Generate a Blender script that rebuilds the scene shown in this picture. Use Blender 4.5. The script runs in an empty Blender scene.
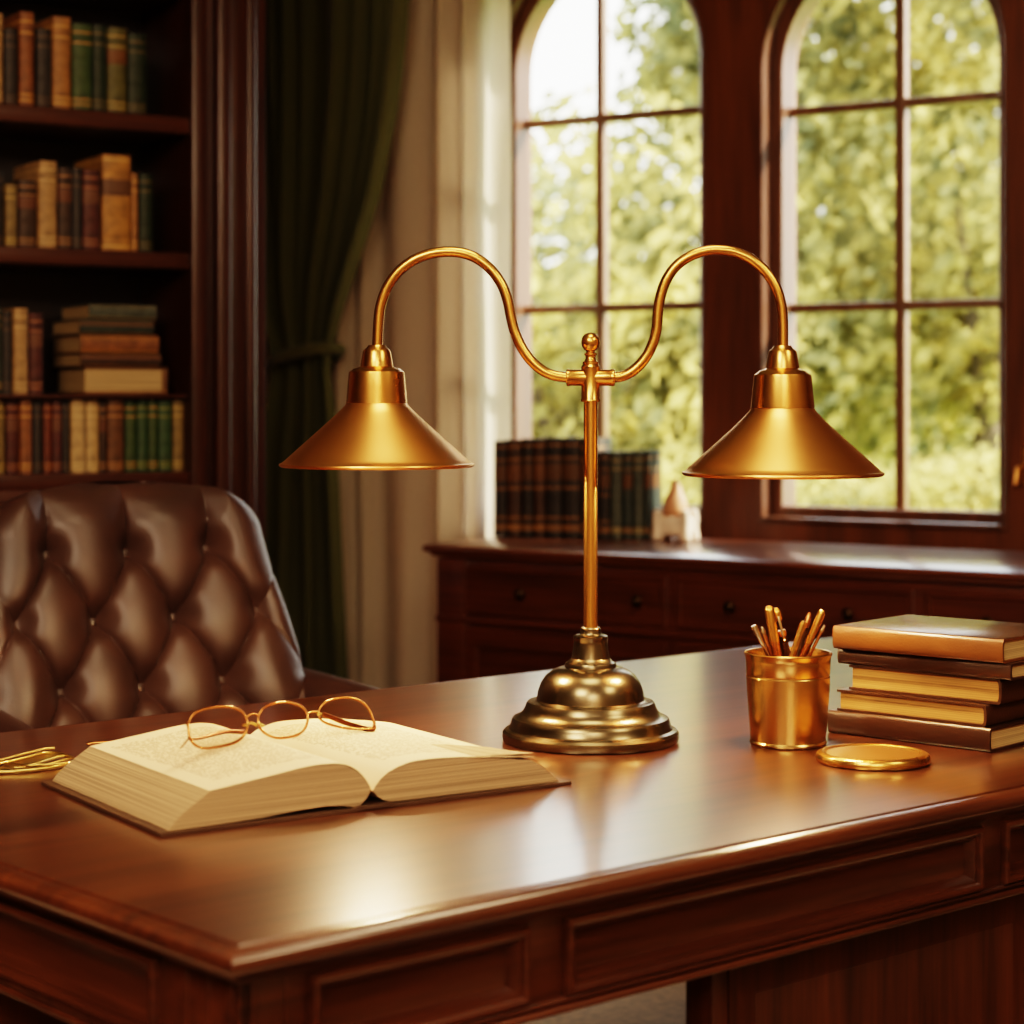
import bpy, bmesh, math, random
from mathutils import Vector, Matrix, noise
random.seed(11)
R = math.radians
PI = math.pi
scene = bpy.context.scene
COL = scene.collection

# ------------------------------------------------------------------ calibration (photo -> metres)
F, HX, HY, CAMZ = 2100.0, 512.0, 400.0, 1.2245
def P(px, py, Y):
    return Vector(((px - HX) / F * Y, Y, CAMZ - (py - HY) / F * Y))
def on_z(px, py, z):
    return P(px, py, (CAMZ - z) * F / (py - HY))
def on_line(px, p0, d):
    r = (px - HX) / F
    return (r * p0[1] - p0[0]) / (d[0] - r * d[1])
def smooth(a, b, x):
    t = max(0, min(1, (x - a) / (b - a))); return t * t * (3 - 2 * t)
def lerp_tab(tab, x):
    if x <= tab[0][0]: return tab[0][1]
    for (a, va), (b, vb) in zip(tab, tab[1:]):
        if x <= b: return va + (vb - va) * (x - a) / (b - a)
    return tab[-1][1]

# ------------------------------------------------------------------ materials
def new_mat(name):
    m = bpy.data.materials.new(name); m.use_nodes = True
    nt = m.node_tree; nt.nodes.clear()
    out = nt.nodes.new('ShaderNodeOutputMaterial')
    return m, nt, out
def N(nt, t, **kw):
    n = nt.nodes.new(t)
    for k, v in kw.items():
        if k in n.inputs.keys(): n.inputs[k].default_value = v
        else: setattr(n, k, v)
    return n
def ramp(nt, stops):
    n = nt.nodes.new('ShaderNodeValToRGB')
    e = n.color_ramp.elements
    while len(e) < len(stops): e.new(0.5)
    for el, (p, c) in zip(e, stops):
        el.position = p; el.color = (*c, 1)
    return n
def bsdf(nt, out, col=(.5, .5, .5), rough=.5, metal=0, coat=0, coat_r=.1, spec=.5):
    b = N(nt, 'ShaderNodeBsdfPrincipled')
    b.inputs['Base Color'].default_value = (*col, 1); b.inputs['Roughness'].default_value = rough
    b.inputs['Metallic'].default_value = metal; b.inputs['Coat Weight'].default_value = coat
    b.inputs['Coat Roughness'].default_value = coat_r; b.inputs['Coat IOR'].default_value = 1.65 if coat > .8 else 1.5; b.inputs['Specular IOR Level'].default_value = spec
    nt.links.new(b.outputs[0], out.inputs[0])
    return b
def coords(nt, scale=(1, 1, 1), kind='Object', rot=(0, 0, 0)):
    tc = N(nt, 'ShaderNodeTexCoord'); mp = N(nt, 'ShaderNodeMapping')
    mp.inputs['Scale'].default_value = scale; mp.inputs['Rotation'].default_value = rot
    nt.links.new(tc.outputs[kind], mp.inputs[0]); return mp
def add_bump(nt, b, src, strength=.2, dist=.01):
    bp = N(nt, 'ShaderNodeBump'); bp.inputs['Strength'].default_value = strength; bp.inputs['Distance'].default_value = dist
    nt.links.new(src, bp.inputs['Height']); nt.links.new(bp.outputs[0], b.inputs['Normal'])
def wood(name, dark, light, grain='x', rough=.3, coat=.5, coat_r=.15, fine=60, spec=.5):
    m, nt, out = new_mat(name)
    b = bsdf(nt, out, rough=rough, coat=coat, coat_r=coat_r, spec=spec)
    s = {'x': (1.2, 14, 14), 'y': (14, 1.2, 14), 'z': (14, 14, 1.2)}[grain]
    f = {'x': (3, fine, fine), 'y': (fine, 3, fine), 'z': (fine, fine, 3)}[grain]
    c1 = coords(nt, s); c2 = coords(nt, f)
    n1 = N(nt, 'ShaderNodeTexNoise', Scale=1.0, Detail=5.0, Distortion=.6); nt.links.new(c1.outputs[0], n1.inputs[0])
    n2 = N(nt, 'ShaderNodeTexNoise', Scale=1.6, Detail=3.0); nt.links.new(c2.outputs[0], n2.inputs[0])
    mx = N(nt, 'ShaderNodeMix', data_type='FLOAT'); mx.inputs[0].default_value = .4
    nt.links.new(n1.outputs[0], mx.inputs[2]); nt.links.new(n2.outputs[0], mx.inputs[3])
    r = ramp(nt, [(.33, dark), (.66, light)]); nt.links.new(mx.outputs[0], r.inputs[0])
    nt.links.new(r.outputs[0], b.inputs['Base Color'])
    add_bump(nt, b, n2.outputs[0], .04, .002)
    return m
def metal(name, col, rough=.28, brushed=(4, 4, 220), var=.08):
    m, nt, out = new_mat(name)
    b = bsdf(nt, out, col, rough, 1.0)
    c = coords(nt, brushed); n = N(nt, 'ShaderNodeTexNoise', Scale=3.0, Detail=3.0); nt.links.new(c.outputs[0], n.inputs[0])
    mr = N(nt, 'ShaderNodeMapRange'); mr.inputs[3].default_value = rough - var; mr.inputs[4].default_value = rough + var
    nt.links.new(n.outputs[0], mr.inputs[0]); nt.links.new(mr.outputs[0], b.inputs['Roughness'])
    c2 = coords(nt, (18, 18, 18)); n2 = N(nt, 'ShaderNodeTexNoise', Scale=1.2, Detail=4.0); nt.links.new(c2.outputs[0], n2.inputs[0])
    r = ramp(nt, [(.3, tuple(x * .96 for x in col)), (.7, col)]); nt.links.new(n2.outputs[0], r.inputs[0])
    nt.links.new(r.outputs[0], b.inputs['Base Color'])
    return m
def plain(name, col, rough=.6, var=.25, scale=30, bump=.0, coat=0, sheen=0, spec=.5):
    m, nt, out = new_mat(name)
    b = bsdf(nt, out, col, rough, coat=coat, spec=spec)
    b.inputs['Sheen Weight'].default_value = sheen
    c = coords(nt); n = N(nt, 'ShaderNodeTexNoise', Scale=float(scale), Detail=5.0); nt.links.new(c.outputs[0], n.inputs[0])
    r = ramp(nt, [(.3, tuple(x * (1 - var) for x in col)), (.7, tuple(min(1, x * (1 + var)) for x in col))])
    nt.links.new(n.outputs[0], r.inputs[0]); nt.links.new(r.outputs[0], b.inputs['Base Color'])
    if bump: add_bump(nt, b, n.outputs[0], bump, .002)
    return m

M = {}
MAH_D, MAH_L = (.026, .0072, .003), (.100, .029, .0105)
M['desk_top'] = wood('mahogany_top', (.034, .0100, .0042), (.130, .039, .0135), 'x', .30, .9, .17, 50)
M['desk'] = wood('mahogany_x', MAH_D, MAH_L, 'x', .3, .5, .16)
M['desk_y'] = wood('mahogany_y', MAH_D, MAH_L, 'y', .3, .5, .16)
M['desk_z'] = wood('mahogany_z', MAH_D, MAH_L, 'z', .3, .5, .16)
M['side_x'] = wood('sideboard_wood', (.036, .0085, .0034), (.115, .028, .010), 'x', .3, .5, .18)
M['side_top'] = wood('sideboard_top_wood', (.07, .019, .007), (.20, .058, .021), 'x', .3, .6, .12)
M['case_z'] = wood('bookcase_upright_wood', (.022, .0052, .0024), (.07, .017, .007), 'z', .36, .3, .2)
M['case_x'] = wood('bookcase_shelf_wood', (.03, .008, .004), (.09, .026, .012), 'x', .36, .3, .2)
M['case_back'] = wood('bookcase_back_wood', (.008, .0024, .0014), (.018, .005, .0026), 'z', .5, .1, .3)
M['wall_wood'] = wood('wall_panel_wood', (.066, .0185, .0050), (.185, .055, .0145), 'z', .45, .15, .3)
M['window_wood'] = wood('window_frame_wood', (.06, .021, .009), (.16, .06, .026), 'z', .45, .3, .2)
M['muntin'] = wood('muntin_wood', (.14, .070, .038), (.26, .14, .08), 'z', .45, .2, .3)
BR = (.70, .36, .10)
M['brass'] = metal('brushed_brass', (.86, .43, .14), .34, (6, 6, 40), .025)
M['brass_cup'] = metal('brushed_brass_cup', (.64, .385, .15), .25, (6, 6, 40), .03)
M['brass_smooth'] = metal('polished_brass', (.74, .39, .115), .27, (8, 8, 8), .012)
M['bronze'] = metal('aged_bronze', (.185, .148, .092), .26, (7, 7, 7), .015)
M['copper'] = metal('copper_wire', (.50, .215, .085), .26, (8, 8, 8), .02)
M['copper_dark'] = metal('dark_copper', (.24, .095, .04), .3, (8, 8, 8), .02)
M['darkmetal'] = metal('dark_bronze', (.12, .075, .045), .3, (20, 20, 20), .06)
M['goldwire'] = metal('gold_cord', (.66, .46, .17), .32, (60, 60, 60), .08)
M['silver'] = metal('warm_silver', (.62, .5, .36), .22, (20, 20, 80), .05)
M['knob'] = metal('dark_brass_knob', (.05, .028, .014), .4, (20, 20, 20), .05)

def leather(name, col, rough=.38, bump=.25, scale=160):
    m, nt, out = new_mat(name)
    b = bsdf(nt, out, col, rough, coat=.12, coat_r=.3)
    c = coords(nt); v = N(nt, 'ShaderNodeTexVoronoi', Scale=float(scale)); nt.links.new(c.outputs[0], v.inputs[0])
    n = N(nt, 'ShaderNodeTexNoise', Scale=9.0, Detail=6.0); nt.links.new(c.outputs[0], n.inputs[0])
    r = ramp(nt, [(.3, tuple(x * .72 for x in col)), (.7, tuple(x * 1.25 for x in col))])
    nt.links.new(n.outputs[0], r.inputs[0]); nt.links.new(r.outputs[0], b.inputs['Base Color'])
    add_bump(nt, b, v.outputs[0], bump, .0012)
    return m
M['leather'] = leather('oxblood_leather', (.056, .0258, .0195), .43, .25, 260)
M['leather_dk'] = leather('oxblood_leather_welt', (.035, .013, .0095), .4, .2, 260)

def book_cloth(name, col, gilt=(.45, .25, .07), label=None, bands=(.07, .13, .78, .9), bw=.013, rough=.55, motif=False):
    """binding with gilt rules (and a title panel) across its length, in Generated space"""
    m, nt, out = new_mat(name)
    b = bsdf(nt, out, col, rough)
    tc = N(nt, 'ShaderNodeTexCoord'); sp = N(nt, 'ShaderNodeSeparateXYZ'); nt.links.new(tc.outputs['Generated'], sp.inputs[0])
    no = N(nt, 'ShaderNodeTexNoise', Scale=40.0, Detail=4.0); nt.links.new(tc.outputs['Object'], no.inputs[0])
    r = ramp(nt, [(.3, tuple(x * .65 for x in col)), (.7, tuple(min(1, x * 1.3) for x in col))]); nt.links.new(no.outputs[0], r.inputs[0])
    cur = r.outputs[0]
    def mix(fac, c):
        nonlocal cur
        mx = N(nt, 'ShaderNodeMix', data_type='RGBA'); nt.links.new(fac, mx.inputs[0]); nt.links.new(cur, mx.inputs[6])
        mx.inputs[7].default_value = (*c, 1); cur = mx.outputs[2]
    def band(z, w):
        n = N(nt, 'ShaderNodeMath', operation='COMPARE'); nt.links.new(sp.outputs[2], n.inputs[0]); n.inputs[1].default_value = z; n.inputs[2].default_value = w
        return n.outputs[0]
    if label: mix(band(.66, .085), label)
    if motif: mix(band(.1, .035), gilt)
    for z in bands: mix(band(z, bw), gilt)
    nt.links.new(cur, b.inputs['Base Color'])
    return m
CL = {}
def cl(key, col, **k):
    col = tuple(x * .78 for x in col); CL[key] = book_cloth('binding_' + key, col, **k)
cl('orange-brown', (.27, .105, .035), gilt=(.5, .26, .07))
cl('ochre', (.38, .185, .06), gilt=(.5, .28, .08))
cl('tan', (.43, .265, .115), gilt=(.50, .33, .15))
cl('pale tan', (.56, .38, .18), gilt=(.60, .42, .2))
cl('dark green', (.020, .035, .014), gilt=(.12, .09, .03))
cl('green', (.055, .095, .03), gilt=(.35, .2, .05))
cl('bright green', (.045, .095, .04), gilt=(.2, .2, .05))
cl('olive', (.13, .12, .035), gilt=(.34, .24, .07), label=(.16, .07, .02))
cl('olive-gold', (.25, .17, .06), gilt=(.4, .28, .08))
cl('charcoal', (.038, .03, .026), gilt=(.10, .06, .035))
cl('dark brown', (.06, .030, .016), gilt=(.3, .15, .05), label=(.13, .05, .02))
cl('brown', (.16, .07, .025), gilt=(.35, .17, .05))
cl('red-brown', (.17, .045, .02), gilt=(.34, .15, .05))
cl('burgundy', (.10, .026, .018), gilt=(.28, .12, .05), label=(.14, .06, .03))
cl('black', (.022, .015, .011), gilt=(.2, .09, .025), label=(.10, .042, .012), motif=True, bands=(.2, .5, .8, .93))
cl('black-brown', (.065, .027, .011), gilt=(.25, .115, .03), label=(.14, .055, .015), motif=True, bands=(.2, .5, .8, .93))
cl('grey-green', (.085, .10, .08), gilt=(.25, .19, .09), motif=True, bands=(.8, .9))
cl('deep teal', (.035, .05, .042), gilt=(.2, .11, .04), label=(.12, .05, .015), motif=True, bands=(.8, .92))
cl('gold-panelled', (.46, .23, .06), gilt=(.55, .33, .1), label=(.13, .065, .03), bands=(.05, .95))
cl('copper-brown', (.34, .125, .035), gilt=(.34, .13, .04), bands=(), rough=.38)
M['cover_brown'] = leather('brown_binding', (.055, .021, .009), .36, .15, 300)
M['cover_deep'] = leather('deep_brown_binding', (.042, .0165, .008), .36, .15, 300)
M['cover_copper'] = leather('copper_brown_binding', (.15, .054, .016), .33, .15, 300)
M['cover_top'] = leather('dark_gloss_binding', (.05, .028, .015), .22, .08, 300)
M['cover_book'] = leather('open_book_binding', (.085, .045, .026), .45, .15, 300)

def paper_edge(name, col, scale=900):
    m, nt, out = new_mat(name)
    b = bsdf(nt, out, col, .75, spec=.25)
    c = coords(nt, (1.5, 1.5, scale)); n = N(nt, 'ShaderNodeTexNoise', Scale=1.0, Detail=3.0); nt.links.new(c.outputs[0], n.inputs[0])
    r = ramp(nt, [(.34, tuple(x * .5 for x in col)), (.58, col), (.8, tuple(min(1, x * 1.15) for x in col))])
    nt.links.new(n.outputs[0], r.inputs[0]); nt.links.new(r.outputs[0], b.inputs['Base Color'])
    add_bump(nt, b, n.outputs[0], .3, .002)
    return m
M['pages'] = paper_edge('page_edges', (.56, .40, .21), 500)
M['pages_gilt'] = paper_edge('page_edges_tan', (.52, .27, .085), 420)
M['pages_open'] = paper_edge('open_book_page_edges', (.52, .365, .215), 900)

def page_mat(name, a0, a1, b0, b1):
    m, nt, out = new_mat(name)
    base, ink = (.86, .655, .43), (.30, .19, .10)
    b = bsdf(nt, out, base, .7, spec=.2)
    tc = N(nt, 'ShaderNodeTexCoord'); sp = N(nt, 'ShaderNodeSeparateXYZ'); nt.links.new(tc.outputs['Object'], sp.inputs[0])
    def math_(op, x, y=None):
        n = N(nt, 'ShaderNodeMath', operation=op)
        for i, v in enumerate((x, y)):
            if v is None: continue
            if isinstance(v, (int, float)): n.inputs[i].default_value = v
            else: nt.links.new(v, n.inputs[i])
        return n.outputs[0]
    X, Y = sp.outputs[0], sp.outputs[1]
    blk = math_('MULTIPLY', math_('MULTIPLY', math_('GREATER_THAN', X, a0), math_('LESS_THAN', X, a1)),
                math_('MULTIPLY', math_('GREATER_THAN', Y, b0), math_('LESS_THAN', Y, b1)))
    row = math_('MULTIPLY', Y, 1 / .0068)
    ln = math_('LESS_THAN', math_('FRACT', row), .5)
    fl = math_('FLOOR', row)
    cv = N(nt, 'ShaderNodeCombineXYZ'); nt.links.new(math_('MULTIPLY', X, 260.0), cv.inputs[0]); nt.links.new(math_('MULTIPLY', fl, 7.31), cv.inputs[1])
    nz = N(nt, 'ShaderNodeTexNoise', Scale=1.0, Detail=2.0); nt.links.new(cv.outputs[0], nz.inputs[0])
    wd = math_('GREATER_THAN', nz.outputs[0], .46)
    fac = math_('MULTIPLY', math_('MULTIPLY', blk, ln), math_('MULTIPLY', wd, .7))
    mx = N(nt, 'ShaderNodeMix', data_type='RGBA'); nt.links.new(fac, mx.inputs[0])
    mx.inputs[6].default_value = (*base, 1); mx.inputs[7].default_value = (*ink, 1)
    nt.links.new(mx.outputs[2], b.inputs['Base Color'])
    return m

def glass_mat(name, refl=.08, tint=(1, 1, 1)):
    m, nt, out = new_mat(name)
    t = N(nt, 'ShaderNodeBsdfTransparent'); t.inputs[0].default_value = (*tint, 1)
    g = N(nt, 'ShaderNodeBsdfGlossy'); g.inputs['Roughness'].default_value = .02
    lw = N(nt, 'ShaderNodeLayerWeight'); lw.inputs[0].default_value = .12
    mr = N(nt, 'ShaderNodeMapRange'); mr.inputs[3].default_value = refl * .4; mr.inputs[4].default_value = .5
    nt.links.new(lw.outputs['Fresnel'], mr.inputs[0])
    mx = N(nt, 'ShaderNodeMixShader'); nt.links.new(mr.outputs[0], mx.inputs[0]); nt.links.new(t.outputs[0], mx.inputs[1]); nt.links.new(g.outputs[0], mx.inputs[2])
    nt.links.new(mx.outputs[0], out.inputs[0])
    return m
M['glass'] = glass_mat('window_glass', .06, (.97, .98, .95))
M['lens'] = glass_mat('spectacle_lens', .1, (.93, .86, .8))

def fabric(name, col, transl=.0, scale=400, rough=.85, transp=0):
    m, nt, out = new_mat(name)
    d = N(nt, 'ShaderNodeBsdfPrincipled'); d.inputs['Roughness'].default_value = rough; d.inputs['Sheen Weight'].default_value = .25
    d.inputs['Specular IOR Level'].default_value = .15
    c = coords(nt, (scale, scale, scale)); n = N(nt, 'ShaderNodeTexNoise', Scale=1.0, Detail=2.0); nt.links.new(c.outputs[0], n.inputs[0])
    r = ramp(nt, [(.3, tuple(x * .8 for x in col)), (.7, tuple(min(1, x * 1.15) for x in col))]); nt.links.new(n.outputs[0], r.inputs[0])
    nt.links.new(r.outputs[0], d.inputs['Base Color'])
    last = d.outputs[0]
    if transl:
        t = N(nt, 'ShaderNodeBsdfTranslucent'); nt.links.new(r.outputs[0], t.inputs[0])
        mx = N(nt, 'ShaderNodeMixShader'); mx.inputs[0].default_value = transl
        nt.links.new(last, mx.inputs[1]); nt.links.new(t.outputs[0], mx.inputs[2]); last = mx.outputs[0]
    if transp:
        t = N(nt, 'ShaderNodeBsdfTransparent'); mx = N(nt, 'ShaderNodeMixShader'); mx.inputs[0].default_value = transp
        nt.links.new(last, mx.inputs[1]); nt.links.new(t.outputs[0], mx.inputs[2]); last = mx.outputs[0]
    nt.links.new(last, out.inputs[0])
    return m
M['green_cloth'] = fabric('green_velvet', (.112, .118, .046), 0, 300)
M['sheer_cloth'] = fabric('cream_sheer', (.92, .77, .62), .5, 500, .9, .0)
M['rug'] = fabric('beige_rug', (.80, .60, .40), 0, 60)
M['plaster'] = plain('ceiling_plaster', (.5, .42, .33), .9, .06, 8)
M['wall_cream'] = plain('warm_wall_plaster', (.62, .44, .26), .85, .06, 6)
M['floor'] = wood('dark_oak_floor', (.05, .02, .01), (.12, .05, .022), 'x', .35, .3, .2)
M['alabaster'] = plain('pale_alabaster', (.78, .66, .54), .35, .12, 30)
M['salt'] = plain('pink_stone', (.62, .32, .18), .5, .2, 40)
M['bark'] = plain('bark', (.10, .075, .05), .9, .35, 12, .6)
M['lawn'] = plain('lawn_grass', (.19, .24, .05), .9, .35, 3)

def leaf_mat(name, dark, light):
    m, nt, out = new_mat(name)
    g = N(nt, 'ShaderNodeNewGeometry')
    r = ramp(nt, [(.12, dark), (.5, tuple((a + b) / 2 for a, b in zip(dark, light))), (.88, light)])
    c = coords(nt); nz = N(nt, 'ShaderNodeTexNoise', Scale=2.9, Detail=2.0); nt.links.new(c.outputs[0], nz.inputs[0])
    mr = N(nt, 'ShaderNodeMapRange'); mr.inputs[1].default_value = .36; mr.inputs[2].default_value = .64; nt.links.new(nz.outputs[0], mr.inputs[0])
    mm = N(nt, 'ShaderNodeMix', data_type='FLOAT'); mm.inputs[0].default_value = .72
    nt.links.new(g.outputs['Random Per Island'], mm.inputs[2]); nt.links.new(mr.outputs[0], mm.inputs[3]); nt.links.new(mm.outputs[0], r.inputs[0])
    d = N(nt, 'ShaderNodeBsdfDiffuse'); t = N(nt, 'ShaderNodeBsdfTranslucent')
    nt.links.new(r.outputs[0], d.inputs[0]); nt.links.new(r.outputs[0], t.inputs[0])
    mx = N(nt, 'ShaderNodeMixShader'); mx.inputs[0].default_value = .5
    nt.links.new(d.outputs[0], mx.inputs[1]); nt.links.new(t.outputs[0], mx.inputs[2]); nt.links.new(mx.outputs[0], out.inputs[0])
    return m
M['leaf_a'] = leaf_mat('leaves_mid', (.125, .140, .078), (.48, .42, .15))  # dark leaf tones lifted to put garden haze into the colours
M['leaf_b'] = leaf_mat('leaves_yellow', (.17, .172, .082), (.62, .515, .175))
M['leaf_c'] = leaf_mat('leaves_deep', (.15, .17, .105), (.36, .345, .16))

# ------------------------------------------------------------------ mesh builder
class MB:
    def __init__(s): s.bm = bmesh.new()
    def _add(s, verts, faces, mtx=None):
        vs = [s.bm.verts.new((mtx @ Vector(v)) if mtx else v) for v in verts]
        for f in faces:
            try: s.bm.faces.new([vs[i] for i in f])
            except ValueError: pass
        return vs
    def box(s, lo, hi, bevel=0, mtx=None, seg=2):
        t = bmesh.new()
        x0, y0, z0 = lo; x1, y1, z1 = hi
        vs = [t.verts.new(v) for v in ((x0,y0,z0),(x1,y0,z0),(x1,y1,z0),(x0,y1,z0),(x0,y0,z1),(x1,y0,z1),(x1,y1,z1),(x0,y1,z1))]
        for f in ((0,3,2,1),(4,5,6,7),(0,1,5,4),(1,2,6,5),(2,3,7,6),(3,0,4,7)): t.faces.new([vs[i] for i in f])
        if bevel: bmesh.ops.bevel(t, geom=list(t.edges), offset=bevel, segments=seg, affect='EDGES', profile=.5, clamp_overlap=True)
        t.verts.ensure_lookup_table(); t.verts.index_update()
        s._add([v.co.copy() for v in t.verts], [[v.index for v in f.verts] for f in t.faces], mtx); t.free()
    def lathe(s, prof, seg=48, mtx=None, cap=True):
        verts, faces = [], []
        for r, z in prof:
            for k in range(seg):
                a = 2 * PI * k / seg; verts.append((r * math.cos(a), r * math.sin(a), z))
        n = len(prof)
        for i in range(n - 1):
            for k in range(seg):
                k2 = (k + 1) % seg
                faces.append((i*seg+k, i*seg+k2, (i+1)*seg+k2, (i+1)*seg+k))
        if cap:
            if prof[0][0] > 1e-5: faces.append(tuple(range(seg))[::-1])
            if prof[-1][0] > 1e-5: faces.append(tuple((n-1)*seg + k for k in range(seg)))
        s._add(verts, faces, mtx)
    def tube(s, path, r, seg=12, closed=False, cap=True, flat=1.0, mtx=None):
        path = [Vector(p) for p in path]; n = len(path)
        rs = r if isinstance(r, (list, tuple)) else [r] * n
        up = None; rings = []
        for i, p in enumerate(path):
            a = path[(i - 1) % n] if (closed or i) else p; b = path[(i + 1) % n] if (closed or i < n - 1) else p
            t = (b - a).normalized()
            if up is None:
                up = Vector((0, 0, 1)) if abs(t.z) < .9 else Vector((1, 0, 0))
            u = (up - t * up.dot(t)).normalized(); w = t.cross(u); up = u
            rings.append([p + (u * math.cos(2*PI*k/seg) * flat + w * math.sin(2*PI*k/seg)) * rs[i] for k in range(seg)])
        verts = [v for ring in rings for v in ring]; faces = []
        for i in range(n if closed else n - 1):
            j = (i + 1) % n
            for k in range(seg):
                k2 = (k + 1) % seg; faces.append((i*seg+k, i*seg+k2, j*seg+k2, j*seg+k))
        if cap and not closed:
            faces.append(tuple(range(seg))[::-1]); faces.append(tuple((n-1)*seg+k for k in range(seg)))
        s._add(verts, faces, mtx)
    def rings(s, rings, cap0=True, cap1=True, mtx=None):
        m = len(rings[0]); verts = [v for r in rings for v in r]; faces = []
        for i in range(len(rings) - 1):
            for k in range(m):
                k2 = (k + 1) % m; faces.append((i*m+k, i*m+k2, (i+1)*m+k2, (i+1)*m+k))
        if cap0: faces.append(tuple(range(m))[::-1])
        if cap1: faces.append(tuple((len(rings)-1)*m + k for k in range(m)))
        s._add(verts, faces, mtx)
    def panel(s, x0, x1, z0, z1, steps, y=0, mtx=None):
        """moulded panel facing -y; steps are (inset, proud)"""
        s.rings([[(x0+i, y-p, z0+i), (x1-i, y-p, z0+i), (x1-i, y-p, z1-i), (x0+i, y-p, z1-i)] for i, p in steps], False, True, mtx)
    def prism(s, poly, axis_len, mtx=None):
        """polygon in xz extruded along y from axis_len[0] to axis_len[1]"""
        s.rings([[(x, axis_len[0], z) for x, z in poly], [(x, axis_len[1], z) for x, z in poly]], True, True, mtx)
    def grid(s, pts, mtx=None):
        h = len(pts); w = len(pts[0]); verts = [v for r in pts for v in r]
        s._add(verts, [(i*w+j, i*w+j+1, (i+1)*w+j+1, (i+1)*w+j) for i in range(h-1) for j in range(w-1)], mtx)
    def build(s, name, mat, parent=None, loc=None, rotz=0, angle=35, recalc=True):
        if recalc: bmesh.ops.recalc_face_normals(s.bm, faces=list(s.bm.faces))
        me = bpy.data.meshes.new(name); s.bm.to_mesh(me); s.bm.free()
        for p in me.polygons: p.use_smooth = True
        me.set_sharp_from_angle(angle=R(angle))
        me.materials.append(mat)
        o = bpy.data.objects.new(name, me); COL.objects.link(o)
        if parent: o.parent = parent
        if loc is not None: o.location = loc
        o.rotation_euler.z = rotz
        return o
def tag(o, label=None, cat=None, group=None, kind=None):
    if label: o['label'] = label
    if cat: o['category'] = cat
    if group: o['group'] = group
    if kind: o['kind'] = kind
    return o
def empty(name, loc=(0, 0, 0), rotz=0):
    o = bpy.data.objects.new(name, None); COL.objects.link(o); o.location = loc; o.rotation_euler.z = rotz
    o.empty_display_size = .1; return o
def spline(pts, n=8):
    """Catmull-Rom through pts"""
    pts = [Vector(p) for p in pts]; q = [pts[0]*2 - pts[1]] + pts + [pts[-1]*2 - pts[-2]]; out = []
    for i in range(1, len(q) - 2):
        for k in range(n):
            t = k / n; a, b, c, d = q[i-1], q[i], q[i+1], q[i+2]
            out.append(.5 * ((2*b) + (c-a)*t + (2*a-5*b+4*c-d)*t*t + (3*b-a-3*c+d)*t**3))
    out.append(pts[-1]); return out
def spline_closed(pts, n=6):
    pts = [Vector(p) for p in pts]; m = len(pts); out = []
    for i in range(m):
        a, b, c, d = pts[i-1], pts[i], pts[(i+1) % m], pts[(i+2) % m]
        for k in range(n):
            t = k / n
            out.append(.5 * ((2*b) + (c-a)*t + (2*a-5*b+4*c-d)*t*t + (3*b-a-3*c+d)*t**3))
    return out

# ------------------------------------------------------------------ room shell
WA = R(-33.5)
dw = Vector((math.cos(WA), math.sin(WA))); nw = Vector((-math.sin(WA), math.cos(WA)))
W0 = Vector((.551, 6.16))
ROOM_H = 3.1
def wall_pt(s, off, z=0): q = W0 + dw * s + nw * off; return Vector((q.x, q.y, z))
def wall_s(px, off):
    p = W0 + nw * off; return on_line(px, p, dw)
def wall_z(px, py, off):
    s = wall_s(px, off); Y = wall_pt(s, off).y; return CAMZ - (py - HY) / F * Y
BA = R(31.8)
db = Vector((math.cos(BA), math.sin(BA))); nb = Vector((-math.sin(BA), math.cos(BA)))
BC0 = Vector(((190 - HX) / F * 5.2, 5.2))           # front right inner corner of the bookcase
CASE_D = .34
LW = BC0 + nb * (CASE_D + .012)                       # left wall line
s_c = -1.80
corner = W0 + dw * s_c
ret = BC0 + db * .20 + nb * (CASE_D + .012)
S_END, OFF_END = 5.0, -8.2
pr1 = W0 + dw * S_END; pr2 = W0 + dw * S_END + nw * OFF_END
den2 = (-dw.x) * (-db.y) + db.x * (-dw.y)
rh2 = LW - pr2
t2 = (rh2.x * (-db.y) + db.x * rh2.y) / ((-dw.x) * (-db.y) + db.x * (-dw.y))
pl2 = pr2 - dw * t2
room = [corner, pr1, pr2, pl2, ret]

def struct(o): o['kind'] = 'structure'; return o
b = MB(); b._add([(p.x, p.y, 0) for p in room], [(0, 4, 3, 2, 1)])
struct(b.build('floor', M['floor'], recalc=False))
b = MB(); b._add([(p.x, p.y, ROOM_H) for p in room], [(0, 1, 2, 3, 4)]); struct(b.build('ceiling', M['plaster'], recalc=False))
def wall_plain(name, a, c, mat='wall_wood'):
    b = MB(); b._add([(a.x, a.y, 0), (c.x, c.y, 0), (c.x, c.y, ROOM_H), (a.x, a.y, ROOM_H)], [(0, 1, 2, 3)])
    return struct(b.build(name, M[mat], recalc=False))
wall_plain('wall_left', pl2, ret); wall_plain('wall_alcove', ret, corner); wall_plain('wall_right', pr1, pr2, 'wall_cream'); wall_plain('wall_front', pr2, pl2, 'wall_cream')

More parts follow.
